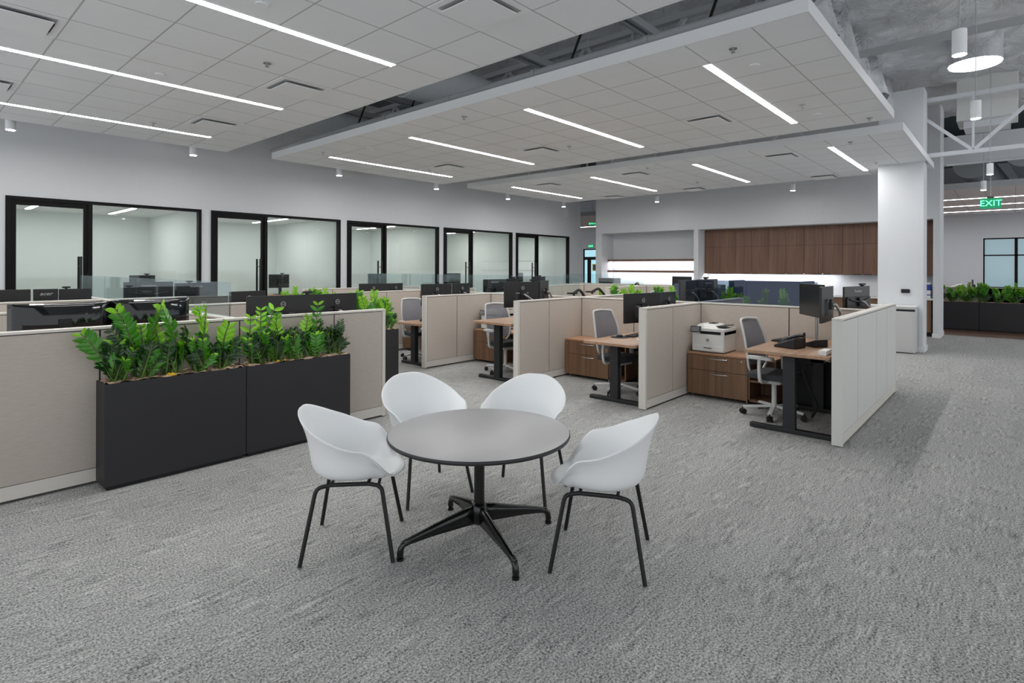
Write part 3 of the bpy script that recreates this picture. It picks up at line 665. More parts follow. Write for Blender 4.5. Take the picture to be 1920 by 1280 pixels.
# ================================================================== MONITORS
def monitor(p0, p1, ztop, h, zdesk, label, kind='dell', arm='arm', logo=True, cam_=0, tilt=0, group=None, armlen=.28):
    """p0 = left end, p1 = right end seen from behind; screen faces local +y"""
    p0 = Vector((*p0, 0)); p1 = Vector((*p1, 0)); d = p1-p0; w = d.length; c = (p0+p1)/2; rz = math.atan2(d.y, d.x)
    t = thing('computer_monitor', label, 'monitor', (c.x, c.y, zdesk), rz, group)
    zc = ztop-zdesk-h/2
    if kind == 'curved':
        n = 16; rad = 1.3
        def col(q, y_off, mat, inner):
            vs = []
            for i in range(n+1):
                a = (i/n-.5)*w; yy = -.02+(.16 if True else 0)*((a/(w/2))**2)*.55
                bulge = 0 if inner else -.03*(1-(a/(w/2))**4)
                for zz in (zc-h/2, zc-h/2+.03, zc, zc+h/2-.03, zc+h/2):
                    e = 0 if zz in (zc-h/2, zc+h/2) else bulge*(1 if zz == zc else .8)
                    vs.append((a, yy+y_off+e, zz))
            fs = []
            for i in range(n):
                for k in range(4):
                    f = (i*5+k, (i+1)*5+k, (i+1)*5+k+1, i*5+k+1); fs.append(f if not inner else f[::-1])
            q.add(vs, fs, mat, True)
        q = MB(); col(q, 0, 'gloss_black', False); q.build('rear_shell', t, solid=.006)
        q = MB(); col(q, .016, 'screen', True); q.build('screen', t, solid=.004)
        q = MB()
        for sx in (-1, 1): q.tube([(0+.03*sx, -.06, zc-.02), (.05*sx, -.09, zc-h*.45), (.24*sx, -.10, .012)], .009, 'chrome', 8)
        q.box(-.04, -.08, zc-.06, .04, -.03, zc+.06, 'mon_dark'); q.build('stand', t)
        return t
    q = MB(); q.rbox(-w/2, -.0, zc-h/2, w/2, .022, zc+h/2, .006, 'mon_black', 2, axis=1); q.build('housing', t, bevel=.002)
    q = MB()
    hw, hh = w*.20, h*.20; zk = zc; zc = zc-h*.12
    if kind in ('dell', 'plain'): q.add([(-hw, 0, zc-hh), (hw, 0, zc-hh), (hw, 0, zc+hh), (-hw, 0, zc+hh), (-hw*.8, -.022, zc-hh*.8), (hw*.8, -.022, zc-hh*.8), (hw*.8, -.022, zc+hh*.75), (-hw*.8, -.022, zc+hh*.75)], [(4, 5, 6, 7), (0, 1, 5, 4), (1, 2, 6, 5), (2, 3, 7, 6), (3, 0, 4, 7)], 'mon_black')
    zc = zk
    if kind == 'viewsonic':
        q.rbox(-w*.46, -.02, zc-h*.44, w*.46, 0, zc+h*.16, .02, 'mon_dark', 3, axis=1)
        pts = [(-w*.40+w*.8*k/12, -.028-.012*math.sin(PI*k/12), zc+h*.10-.035*math.sin(PI*k/12)) for k in range(13)]
        q.tube(pts, .007, 'gloss_black', 8)
    elif kind == 'acer':
        q.box(-w*.2, -.012, zc-h*.46, w*.2, 0, zc+h*.48, 'mon_black')
    q.build('rear_cover', t)
    q = MB(); q.box(-w/2+.006, .0221, zc-h/2+.012, w/2-.006, .0235, zc+h/2-.006, 'screen'); q.build('screen', t)
    if logo:
        if kind == 'dell':
            zl = zc+h*.5-.085; r = .026; e = MB(); vs = []; n = 28
            for k in range(n):
                a = 2*PI*k/n
                for rr, yy in ((r, -.0235), (r*.84, -.0235)): vs.append((rr*math.cos(a), yy, zl+rr*math.sin(a)))
            e.add(vs, [(2*k, (2*k+2) % (2*n), (2*k+3) % (2*n), 2*k+1) for k in range(n)], 'logo'); e.build('logo_ring', t)
            text('DELL', .0165, 'logo', t, (0, -.0232, zl), (R(90), 0, 0), 'logo_lettering', .0004)
        elif kind == 'viewsonic': text('ViewSonic', .048, 'logo', t, (0, -.004, zc+h*.5-.055), (R(90), 0, 0), 'logo_lettering', .0006)
        elif kind == 'acer': text('acer', .062, 'logo', t, (0, -.0135, zc+h*.5-.065), (R(90), 0, 0), 'logo_lettering', .0006, shear=.3, cx=1.25)
    # arm or stand
    if arm == 'arm':
        q = MB(); q.box(-.05, -.045, zc-.05, .05, -.022, zc+.05, 'mon_dark')
        ax = .10; q.tube(smoothpath([(0, -.045, zc), (.0, -.07, zc), (ax+.06, -.085, zc-.10), (ax, -.08, zc-.18)], 4, .04), .014, 'silver', 10)
        q.cyl((ax, -.08, .012), (ax, -.08, zc-.15), .015, 'silver', 12); q.box(ax-.04, -.105, 0, ax+.04, -.03, .014, 'mon_dark'); q.build('monitor_arm', t)
    elif arm == 'stand':
        q = MB(); q.box(-.035, -.06, .012, .035, -.03, zc+.02, 'mon_dark'); q.box(-.05, -.032, zc-.04, .05, -.02, zc+.04, 'mon_dark'); q.rbox(-.12, -.12, 0, .12, .10, .012, .02, 'mon_dark'); q.build('stand', t)
    if cam_:
        q = MB(); xx = cam_; q.box(xx-.012, -.01, zc+h/2, xx+.012, .03, zc+h/2+.012, 'mon_dark'); q.rbox(xx-.045, -.012, zc+h/2+.012, xx+.045, .03, zc+h/2+.035, .01, 'mon_dark', 3, axis=1); q.cyl((xx, .03, zc+h/2+.023), (xx, .036, zc+h/2+.023), .009, 'gloss_black', 12); q.build('webcam', t)
    return t
# nearest cubicle
monitor((6.33, 1.44), (6.86, 1.80), 1.445, .345, .80, 'monitor showing its dark screen, left of two in nearest cubicle', 'plain', logo=False)
monitor((5.86, 1.36), (6.36, 1.37), 1.435, .345, .80, 'black monitor seen from behind at the front of the nearest cubicle', 'plain', logo=False)
# second
monitor((5.80, 3.45), (6.39, 3.315), 1.305, .355, .722, 'large round-logo monitor above the second cubicle divider')
monitor((6.43, 3.33), (6.92, 3.345), 1.305, .32, .722, 'small angled round-logo monitor, right of two in the second cubicle')
monitor((5.80, 5.385), (6.39, 5.245), 1.405, .36, .838, 'round-logo monitor in the third cubicle with webcam beside it', cam_=.2)
monitor((6.42, 5.25), (6.92, 5.48), 1.415, .33, .838, 'angled monitor right of the webcam in the third cubicle', 'plain', logo=False)
monitor((5.84, 7.28), (6.41, 7.18), 1.336, .36, .70, 'round-logo monitor, left of two in the fourth cubicle')
monitor((6.45, 7.19), (6.96, 7.31), 1.336, .33, .70, 'round-logo monitor, right of two in the fourth cubicle')
monitor((5.95, 9.27), (6.51, 9.16), 1.30, .34, .74, 'round-logo monitor, left of two in the fifth cubicle')
monitor((6.54, 9.2), (6.98, 9.3), 1.295, .34, .74, 'small monitor, right of two in the fifth cubicle')
# left group
monitor((2.27, 5.42), (2.95, 5.42), 1.328, .40, .76, 'big round-logo monitor behind the left planters, left of two', cam_=.27)
monitor((2.96, 5.44), (3.50, 5.50), 1.325, .36, .76, 'round-logo monitor behind the left partition, right of two')
monitor((2.36, 7.63), (2.96, 7.63), 1.235, .34, .76, 'grey-backed round-logo monitor behind the glass screen, second left row')
monitor((2.99, 7.66), (3.50, 7.75), 1.285, .34, .76, 'plain grey monitor in the second left row, right of the glass edge')
monitor((.62, 5.62), (1.265, 5.62), 1.318, .36, .76, 'glossy curved monitor at far left, first of two', 'curved')
monitor((1.27, 5.62), (1.86, 5.62), 1.322, .36, .76, 'glossy curved monitor ending beside the tall fronds', 'curved')
monitor((.72, 9.80), (1.30, 9.80), 1.303, .36, .76, 'matte black monitor back cut off by the left frame edge', 'acer', 'stand', logo=False)
monitor((1.325, 9.80), (1.585, 9.80), 1.303, .36, .76, 'matte black monitor with slanted silver lettering', 'acer', 'stand')
monitor((1.592, 9.80), (1.955, 9.80), 1.298, .36, .76, 'matte black monitor with webcam, right of the lettered one', 'plain', 'stand', logo=False, cam_=-.1)
monitor((2.35, 9.86), (2.985, 9.80), 1.378, .38, .76, 'wide slate monitor with lettering above the third row, left', 'viewsonic', 'stand')
monitor((3.01, 9.80), (3.64, 9.88), 1.352, .38, .76, 'wide slate monitor with lettering above the third row, right', 'viewsonic', 'stand', cam_=-.1)
# beyond the spine
monitor((7.36, 1.47), (8.02, 1.33), 1.40, .36, .80, 'monitor back with small lettering beyond the nearest cubicle', 'viewsonic', 'arm', cam_=.15)
monitor((7.38, 3.50), (7.92, 3.50), 1.44, .36, .80, 'dark monitor behind the smoked glass, left of two', 'plain', logo=False)
monitor((7.96, 3.50), (8.55, 3.44), 1.445, .36, .80, 'lettered monitor with webcam behind the smoked glass', 'viewsonic', 'arm', cam_=-.05)
monitor((7.40, 7.40), (8.0, 7.40), 1.39, .36, .80, 'monitor behind the glass beyond the fourth cubicle, left of two', 'viewsonic', 'stand')
monitor((8.05, 7.42), (8.5, 7.5), 1.395, .34, .80, 'monitor behind the glass beyond the fourth cubicle, right of two', 'plain', 'stand', logo=False, cam_=.05)
desk(11.1, 12.6, 9.2, 9.9, .76, 'far group desk in front of the fifth office front')
monitor((11.2, 9.42), (11.75, 9.42), 1.38, .34, .76, 'far monitor in front of the fifth office door', 'plain', 'stand', logo=False, cam_=.05)
desk(13.3, 14.0, 5.8, 8.0, .76, 'far group desk in front of the lit shelves')
monitor((13.75, 6.75), (13.6, 6.15), 1.40, .36, .76, 'dark monitor in front of the lit shelves', 'plain', 'stand', logo=False)
# empty monitor arms
def arm_only(x, y, z, rz, label):
    t = thing('monitor_mount', label, 'monitor arm', (x, y, z), rz)
    q = MB(); q.box(-.05, -.05, 0, .05, .05, .014, 'mon_dark'); q.cyl((0, 0, .014), (0, 0, .30), .018, 'silver', 12); q.build('post', t)
    q = MB(); q.tube(smoothpath([(0, 0, .30), (.16, 0, .46), (.30, 0, .40)], 5, .05), .022, 'mon_dark', 10); q.build('upper_arm', t)
    q = MB(); q.box(.28, -.06, .385, .40, .06, .41, 'mon_dark'); q.cyl((.30, 0, .36), (.30, 0, .41), .02, 'mon_dark', 10); q.build('bracket', t)
arm_only(7.75, 5.35, .80, R(175), 'empty black monitor arm beyond the third cubicle')
desk(7.36, 8.72, 5.20, 5.9, .80, 'desk beyond the spine behind the third cubicle')
arm_only(8.45, 5.4, .80, R(160), 'second empty monitor arm past the spine, nearer the shelves')
arm_only(13.52, 7.55, .76, R(60), 'grey monitor arm in front of the shelves')

# ================================================================== OFFICE TASK CHAIRS
def task_chair(x, y, rz, label, zs=.45, group='grey mesh task chairs'):
    """faces local +y"""
    t = thing('task_chair', label, 'office chair', (x, y, 0), rz, group)
    q = MB(); q.cyl((0, 0, .09), (0, 0, zs-.06), .026, 'chair_frame', 14); q.cyl((0, 0, .06), (0, 0, .11), .045, 'chair_frame', 14); q.build('gas_lift', t)
    q = MB()
    for k in range(5):
        a = 2*PI*k/5+.3; q.bar((.03*math.cos(a), .03*math.sin(a), .105), (.32*math.cos(a), .32*math.sin(a), .078), .045, .026, 'chair_frame')
    q.build('star_base', t, bevel=.006)
    for k in range(5):
        a = 2*PI*k/5+.3; cx, cy = .32*math.cos(a), .32*math.sin(a); dx, dy = -math.sin(a+.4), math.cos(a+.4)
        q = MB(); q.cyl((cx-dx*.028, cy-dy*.028, .03), (cx-dx*.006, cy-dy*.006, .03), .03, 'caster', 16); q.cyl((cx+dx*.006, cy+dy*.006, .03), (cx+dx*.028, cy+dy*.028, .03), .03, 'caster', 16); q.cyl((cx, cy, .03), (cx, cy, .08), .009, 'caster', 8); q.build('caster', t)
    q = MB(); q.rbox(-.24, -.22, zs-.035, .24, .24, zs+.03, .08, 'chair_seat', 5); q.build('seat', t, bevel=.02, seg=3)
    q = MB(); q.rbox(-.13, -.13, zs-.085, .13, .12, zs-.036, .03, 'chair_frame'); q.build('seat_mechanism', t)
    # back: curved frame + mesh
    def prof(v):   # v 0..1 up the back -> y,z
        return (-.235-.10*v-.05*math.sin(PI*v)*(-1)*.6, zs+.08+.50*v)
    W0 = lambda v: .185+.045*math.sin(PI*min(1, v*.9+.1))
    q = MB(); vs = []; nv, nu = 10, 8
    for j in range(nv+1):
        v = j/nv; y0, z0 = prof(v)
        for i in range(nu+1):
            u = -1+2*i/nu; vs.append((u*(W0(v)-.012), y0+.045*u*u, z0))
    q.add(vs, [(j*(nu+1)+i, j*(nu+1)+i+1, (j+1)*(nu+1)+i+1, (j+1)*(nu+1)+i) for j in range(nv) for i in range(nu)], 'mesh', True); q.build('mesh_back', t)
    pts = []
    for j in range(nv+1):
        v = j/nv; y0, z0 = prof(v); pts.append((-W0(v), y0+.045, z0))
    top = prof(1); 
    for i in range(1, nu): 
        u = -1+2*i/nu; pts.append((u*W0(1), top[0]+.045*u*u, top[1]+.012*(1-u*u)))
    for j in range(nv, -1, -1):
        v = j/nv; y0, z0 = prof(v); pts.append((W0(v), y0+.045, z0))
    pts.append((.12, -.20, zs-.02)); pts.append((-.12, -.20, zs-.02)); pts.append(pts[0])
    q = MB(); q.tube(smoothpath(pts, 3, .05), .0125, 'chair_frame', 8, 1.3); q.build('back_frame', t)
    for sx in (-1, 1):
        q = MB(); q.tube(smoothpath([(sx*.13, -.02, zs-.05), (sx*.285, -.02, zs-.05), (sx*.285, -.03, zs+.10), (sx*.275, -.03, zs+.19)], 4, .05), .02, 'chair_frame', 8, 1.5); q.rbox(sx*.275-.04, -.16, zs+.19, sx*.275+.04, .12, zs+.218, .03, 'chair_frame'); q.build('armrest', t)
    return t
task_chair(6.47, 1.97, PI-.14, 'grey mesh task chair with light frame at the nearest desk')
task_chair(6.36, 3.86, PI-.14, 'grey mesh task chair in the second cubicle by the mouse pad')
task_chair(6.38, 5.9, PI-.22, 'grey mesh task chair at the raised desk, third cubicle')
task_chair(6.33, 7.97, PI-.2, 'grey mesh task chair at the fourth cubicle desk')
task_chair(3.3, 10.55, PI, 'task chair behind the right wide lettered monitor')
task_chair(2.9, 8.5, PI, 'task chair in the second left row beside the glass edge')
task_chair(12.4, 6.6, PI/2, 'task chair top peeking above the far group divider')

# ================================================================== DESK ITEMS
def keyboard(x, y, z, rz, label):
    t = thing('keyboard', label, 'keyboard', (x, y, z), rz)
    q = MB(); q.rbox(-.22, -.07, 0, .22, .07, .014, .01, 'mon_dark'); q.build('case', t, bevel=.002)
    q = MB()
    for r_ in range(5):
        for k in range(15): q.box(-.205+k*.0275, -.058+r_*.0235, .0141, -.182+k*.0275, -.038+r_*.0235, .02, 'mon_black')
    tag(q.build('keys', t), kind='stuff')
def mouse(x, y, z, rz, label, mat='mon_black'):
    t = thing('computer_mouse', label, 'mouse', (x, y, z), rz)
    q = MB(); prof = [(.001, .034), (.012, .033), (.022, .027), (.029, .016), (.032, .0)]; q.lathe(prof[::-1], mat, 20, Matrix.Diagonal((1, 1.7, 1, 1))); q.build('body', t)
    q = MB(); q.cyl((-.004, .03, .027), (.004, .03, .027), .007, 'silver', 12); q.build('wheel', t)
keyboard(6.75, 1.93, .802, R(-8), 'black keyboard on the nearest desk behind the phone')
keyboard(6.55, 3.72, .724, R(5), 'black keyboard on the second cubicle desk')
q = MB(); q.cyl((6.24, 3.78, .7225), (6.24, 3.78, .728), .115, 'rubber', 28); tag(q.build('mouse_pad'), 'round black mouse pad on the second cubicle desk', 'mouse pad')
mouse(6.25, 3.79, .7282, R(60), 'dark mouse on the round pad in the second cubicle')
q = MB(); q.rbox(6.05, 3.36, .7225, 6.15, 3.44, .75, .02, 'white'); tag(q.build('desk_charger'), 'small white charger at the right edge of second desk', 'charger')
q = MB(); q.cyl((6.22, 7.6, .7005), (6.22, 7.6, .708), .12, 'rubber', 28); tag(q.build('mouse_pad'), 'round black mouse pad on the fourth cubicle desk', 'mouse pad')
mouse(6.22, 7.6, .7085, R(70), 'dark mouse on the pad in the fourth cubicle')
t = thing('tablet', 'black tablet standing on the fourth cubicle desk', 'tablet', (6.1, 7.4, .70), R(25))
q = MB(); q.add([(-.10, 0, 0), (.10, 0, 0), (.10, .07, .19), (-.10, .07, .19)], [(0, 1, 2, 3)], 'mon_dark'); q.build('panel', t, solid=.01)
q = MB(); q.add([(-.05, .055, .14), (.05, .055, .14), (.05, .15, 0), (-.05, .15, 0)], [(0, 1, 2, 3)], 'mon_dark'); q.build('kickstand', t, solid=.006)
# desk phone (nearest desk)
t = thing('desk_phone', 'black office desk phone on the nearest walnut desk', 'phone', (6.18, 1.74, .80), R(165))
q = MB(); q.add([(-.11, -.10, 0), (.11, -.10, 0), (.11, .12, 0), (-.11, .12, 0), (-.11, -.10, .025), (.11, -.10, .025), (.11, .12, .105), (-.11, .12, .105)], [(3, 2, 1, 0), (4, 5, 6, 7), (0, 1, 5, 4), (1, 2, 6, 5), (2, 3, 7, 6), (3, 0, 4, 7)], 'phone'); q.build('base', t, bevel=.01)
q = MB(); q.tube([(-.075, -.10, .055), (-.075, -.06, .08), (-.075, .06, .122), (-.075, .12, .13)], .02, 'phone', 10, 1.2, [.026, .017, .017, .026]); q.build('handset', t)
q = MB(); q.add([(-.02, .05, .084), (.09, .05, .084), (.09, .11, .106), (-.02, .11, .106)], [(0, 1, 2, 3)], 'printer_grey'); q.build('display', t, solid=.004)
q = MB()
for i in range(3):
    for j in range(4): q.box(-.015+i*.034, -.075+j*.028, .036+j*.0105, .010+i*.034, -.056+j*.028, .048+j*.0105, 'printer_grey')
q.build('keypad', t)
t = thing('desk_phone', 'second dark phone base and cables beside the desk phone', 'phone', (6.42, 1.56, .80), R(150))
q = MB(); q.add([(-.09, -.09, 0), (.09, -.09, 0), (.09, .09, 0), (-.09, .09, 0), (-.09, -.09, .02), (.09, -.09, .02), (.09, .09, .08), (-.09, .09, .08)], [(3, 2, 1, 0), (4, 5, 6, 7), (0, 1, 5, 4), (1, 2, 6, 5), (2, 3, 7, 6), (3, 0, 4, 7)], 'phone'); q.build('base', t, bevel=.008)
q = MB(); q.box(5.78, 1.30, .8005, 5.98, 1.37, .845, 'white'); tag(q.build('power_strip', bevel=.004), 'white power strip at the right end of the nearest desk', 'power strip')
q = MB(); q.tube(smoothpath([(6.1, 1.5, .66), (6.12, 1.6, .60), (6.2, 1.55, .40), (6.35, 1.5, .2), (6.5, 1.6, .04)], 6, .12), .012, 'rubber', 8); tag(q.build('cable'), 'dark cable hanging under the nearest desk', 'cable')
q = MB(); q.tube(smoothpath([(5.8, 1.35, .80), (5.72, 1.30, .77), (5.8, 1.275, .745), (6.05, 1.29, .76)], 6, .05), .004, 'white', 6); tag(q.build('cable'), 'thin white cable drooping at the end of the nearest desk', 'cable')

def printer(x, y, z, rz, label):
    t = thing('printer', label, 'printer', (x, y, z), rz)    # front faces local -y
    q = MB(); q.rbox(-.205, -.20, .012, .205, .20, .225, .015, 'printer_white', 3); q.build('body', t, bevel=.004)
    q = MB(); q.box(-.2, -.19, 0, .2, .19, .012, 'printer_grey'); q.build('feet', t)
    q = MB(); q.box(-.197, -.204, .02, .197, -.19, .085, 'printer_white'); tr = q.build('paper_tray', t, bevel=.003)
    q = MB(); q.box(-.05, -.208, .05, .05, -.2035, .06, 'printer_grey'); q.build('handle', tr)
    q = MB(); q.box(-.10, -.18, .2255, .205, .20, .262, 'darkslot'); q.box(-.205, -.20, .2255, -.10, .20, .262, 'printer_white'); q.box(.16, -.19, .2255, .205, .20, .262, 'printer_white'); q.build('output_slot', t)
    q = MB(); q.rbox(-.205, -.21, .2625, .215, .20, .30, .02, 'printer_white', 3); q.build('scanner_lid', t, bevel=.006)
    q = MB(); q.add([(-.19, -.16, .3), (.12, -.16, .3), (.12, .19, .3), (-.19, .19, .3), (-.15, -.10, .345), (.04, -.12, .345), (.04, .16, .345), (-.15, .16, .345)], [(4, 5, 6, 7), (0, 1, 5, 4), (1, 2, 6, 5), (2, 3, 7, 6), (3, 0, 4, 7)], 'printer_white'); q.build('document_feeder', t, bevel=.01)
    q = MB(); q.add([(.03, -.12, .318), (.20, -.13, .335), (.20, .14, .335), (.03, .14, .318)], [(0, 1, 2, 3)], 'printer_grey'); q.build('feed_tray', t, solid=.008)
    q = MB(); q.box(-.06, -.03, .345, .02, .10, .352, 'darkslot'); q.build('feed_slot', t)
    q = MB(); q.add([(-.212, -.235, .245), (-.082, -.235, .245), (-.082, -.205, .318), (-.212, -.205, .318)], [(0, 1, 2, 3)], 'printer_grey'); cp = q.build('control_panel', t, solid=.018)
    q = MB(); q.add([(-.199, -.2445, .257), (-.095, -.2445, .257), (-.095, -.2215, .311), (-.199, -.2215, .311)], [(0, 1, 2, 3)], 'logo_dim'); q.build('touch_screen', cp)
    q = MB(); vs = [(.018*math.cos(2*PI*k/24), -.2045, .155+.018*math.sin(2*PI*k/24)) for k in range(24)]; q.add(vs, [tuple(range(24))], 'logo_dim'); q.build('logo_disc', t)
    text('hp', .026, 'printer_white', t, (0, -.2048, .157), (R(90), 0, 0), 'logo_lettering', .0003, shear=.3)
printer(7.0, 2.86, .562, -R(90), 'white laser printer on the nearest walnut credenza')
printer(7.0, 6.66, .562, -R(90), 'white printer on the credenza behind the third desk chair')
t = thing('monitor_stand', 'black stand at the left end of the third cubicle credenza', 'stand', (7.02, 6.92, .562))
q = MB(); q.box(-.14, -.02, 0, .1, .02, .30, 'mon_dark'); q.build('side', t)

# ================================================================== PLANTERS AND PLANTS
def frond(q, base, tip, bend, nl, ll, tone, rnd, t0=.30):
    base = Vector(base); tip = Vector(tip); ctrl = (base+tip)/2+Vector(bend); L = (tip-base).length
    side = None; pts = []
    for k in range(9):
        t_ = k/8; pts.append(base*(1-t_)**2+ctrl*2*t_*(1-t_)+tip*t_*t_)
    q.tube(pts, .006, 'stalk', 6, 1, [.0085-.0055*k/8 for k in range(9)])
    ax = (tip-base).normalized(); yaw = rnd.uniform(-.9, .9)
    sd = Vector((math.cos(yaw), math.sin(yaw), 0))
    for i in range(nl):
        t_ = t0+(1-t0)*(i+.5)/nl; p = base*(1-t_)**2+ctrl*2*t_*(1-t_)+tip*t_*t_
        d = ((ctrl-base)*(1-t_)+(tip-ctrl)*t_).normalized(); s_ = (sd-d*sd.dot(d)).normalized(); nrm = d.cross(s_)
        size = ll*(.62+.55*math.sin(PI*min(1, (t_-.2)*1.15)))*rnd.uniform(.88, 1.12)
        for sg in (-1, 1):
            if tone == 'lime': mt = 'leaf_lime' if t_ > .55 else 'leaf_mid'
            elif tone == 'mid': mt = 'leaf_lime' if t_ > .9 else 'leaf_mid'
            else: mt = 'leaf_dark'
            dirv = (s_*sg*rnd.uniform(.72, 1.0)+d*rnd.uniform(.5, .85)+nrm*rnd.uniform(-.25, .45)).normalized()
            wd = dirv.cross(nrm).normalized(); wv = size*.205; up_ = wd.cross(dirv)
            if up_.z < 0: up_ = -up_
            vs = [p]
            for (a, w_, h_) in ((.22, .75, .04), (.5, 1.0, .06), (.78, .68, .03)):
                c = p+dirv*size*a; vs += [c-wd*wv*w_+up_*size*h_, c-up_*size*.02, c+wd*wv*w_+up_*size*h_]
            vs.append(p+dirv*size-up_*size*.05)
            q.add(vs, [(0, 2, 1), (0, 3, 2), (1, 2, 5, 4), (2, 3, 6, 5), (4, 5, 8, 7), (5, 6, 9, 8), (7, 8, 10), (8, 9, 10)], mt, True)
    # terminal leaf
def zz_plant(x, y, z, fr, label, seed, nfill=8, group=None, spread=.10, hh=.30):
    rnd = random.Random(seed); t = thing('zz_plant', label, 'plant', (x, y, z), 0, group)
    for (bx, tx, tz, bend, n, ll, tone) in fr:
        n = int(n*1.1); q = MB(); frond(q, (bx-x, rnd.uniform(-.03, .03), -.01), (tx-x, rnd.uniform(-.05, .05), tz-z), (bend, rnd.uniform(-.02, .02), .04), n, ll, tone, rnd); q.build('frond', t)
    for k in range(int(nfill*1.9)):
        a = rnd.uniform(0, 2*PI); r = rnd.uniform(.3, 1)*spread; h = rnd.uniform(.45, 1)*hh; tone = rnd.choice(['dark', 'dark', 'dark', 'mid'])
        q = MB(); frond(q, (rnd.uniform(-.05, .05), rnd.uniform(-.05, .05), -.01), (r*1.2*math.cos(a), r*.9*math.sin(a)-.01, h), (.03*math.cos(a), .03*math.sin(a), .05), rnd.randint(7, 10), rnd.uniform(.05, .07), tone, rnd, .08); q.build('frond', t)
    return t
def planter(x0, y0, x1, y1, h, label, group='black rectangular planters'):
    cx, cy = (x0+x1)/2, (y0+y1)/2; t = thing('planter_box', label, 'planter', (cx, cy, 0), 0, group); a, c = (x1-x0)/2, (y1-y0)/2
    q = MB(); w = .012
    q.box(-a, -c, .03, a, -c+w, h, 'planter'); q.box(-a, c-w, .03, a, c, h, 'planter'); q.box(-a, -c+w, .03, -a+w, c-w, h, 'planter'); q.box(a-w, -c+w, .03, a, c-w, h, 'planter'); q.box(-a+w, -c+w, .03, a-w, c-w, .05, 'planter'); q.build('box', t)
    q = MB(); q.box(-a+.02, -c+.02, 0, a-.02, c-.02, .029, 'darkslot'); q.build('plinth', t)
    q = MB(); nx, ny = int(a*60), int(c*60); rnd = random.Random(int(cx*100)); vs = [(-a+w+(2*a-2*w)*i/nx, -c+w+(2*c-2*w)*j/ny, h-.012+rnd.uniform(0, .026)) for j in range(ny+1) for i in range(nx+1)]
    q.add(vs, [(j*(nx+1)+i, j*(nx+1)+i+1, (j+1)*(nx+1)+i+1, (j+1)*(nx+1)+i) for j in range(ny) for i in range(nx)], 'mulch'); tag(q.build('bark_mulch', t), kind='stuff')
    return t
PH = .765; PY = 4.97
planter(1.045, 4.855, 2.03, 5.09, PH, 'black planter box at left, taller fronds, left of the pair')
planter(2.036, 4.855, 3.02, 5.09, PH, 'black planter box at left, right of the pair')
G1 = 'plants in the left planter pair'
zz_plant(1.15, PY, PH-.02, [(1.14, .93, 1.13, .03, 9, .085, 'mid'), (1.19, 1.11, 1.07, .05, 10, .075, 'lime'), (1.2, 1.11, 1.14, .10, 8, .075, 'dark')], 'leftmost plant, one frond arching out past the planter end', 11, 10, G1)
zz_plant(1.31, PY, PH-.02, [(1.31, 1.135, 1.30, .04, 12, .085, 'mid'), (1.31, 1.42, 1.295, -.04, 12, .08, 'mid'), (1.36, 1.345, 1.03, .0, 7, .075, 'lime'), (1.33, 1.30, 1.16, 0, 8, .06, 'lime')], 'plant with two tall fronds forming a V, first planter', 12, 8, G1)
zz_plant(1.50, PY, PH-.02, [(1.53, 1.43, 1.315, .07, 12, .085, 'mid'), (1.44, 1.39, 1.15, .02, 8, .065, 'lime'), (1.57, 1.61, 1.06, -.02, 7, .08, 'lime')], 'plant with one tall frond curling left, first planter', 13, 8, G1)
zz_plant(1.72, PY, PH-.02, [(1.745, 1.70, 1.275, .03, 11, .085, 'lime'), (1.74, 1.76, 1.29, -.01, 9, .07, 'lime'), (1.68, 1.58, 1.12, .0, 8, .08, 'dark')], 'plant with bright lime tips beside the panel joint, first planter', 14, 9, G1)
zz_plant(1.90, PY, PH-.02, [(1.87, 1.915, 1.13, -.02, 9, .08, 'lime'), (1.93, 2.03, .98, -.03, 7, .07, 'mid')], 'rightmost plant of the first planter with one lime frond', 15, 9, G1)
zz_plant(2.16, PY, PH-.02, [(2.10, 2.115, 1.185, -.01, 5, .075, 'lime'), (2.18, 2.195, 1.25, 0, 7, .06, 'lime'), (2.1, 2.07, .99, 0, 5, .07, 'mid')], 'first plant of the second planter, two thin tall lime stems', 16, 8, G1)
zz_plant(2.32, PY, PH-.02, [(2.23, 2.34, 1.24, -.05, 7, .10, 'mid'), (2.30, 2.33, 1.17, .02, 7, .065, 'lime'), (2.36, 2.32, 1.11, .03, 7, .06, 'lime'), (2.44, 2.45, 1.03, 0, 5, .045, 'lime')], 'plant with broad upright frond in the second planter', 17, 8, G1)
zz_plant(2.52, PY, PH-.02, [(2.50, 2.45, 1.0, .0, 6, .06, 'dark'), (2.53, 2.56, 1.02, 0, 6, .06, 'dark')], 'low dark plant in the middle of the second planter', 18, 9, G1)
zz_plant(2.69, PY, PH-.02, [(2.61, 2.66, 1.15, -.02, 8, .065, 'lime'), (2.70, 2.74, 1.275, 0, 6, .075, 'mid'), (2.72, 2.78, 1.08, 0, 8, .07, 'dark')], 'plant with a long bare stem and star-shaped top, second planter', 19, 9, G1)
zz_plant(2.90, PY, PH-.02, [(2.87, 2.885, 1.02, 0, 5, .06, 'lime'), (2.96, 2.995, 1.09, -.02, 9, .05, 'dark'), (2.93, 3.07, .90, -.03, 7, .05, 'dark')], 'rightmost dark plant of the second planter', 20, 10, G1)
for k, (x, y) in enumerate(((1.49, 4.885), (1.47, 4.90), (2.32, 4.885), (2.39, 4.885))):
    q = MB(); q.add([(-.02, 0, 0), (.02, .005, 0), (.026, 0, .03), (0, .008, .045), (-.024, .004, .03)], [(0, 1, 2, 3, 4)], 'leaf_yellow')
    tag(q.build('fallen_leaf', loc=(x, y, PH-.02), rz=.3*k, solid=.001), 'fallen yellow leaf on the mulch, %s' % ['right one in first planter', 'left one in first planter', 'left one in second planter', 'right one in second planter'][k], 'leaf', 'fallen yellow leaves')
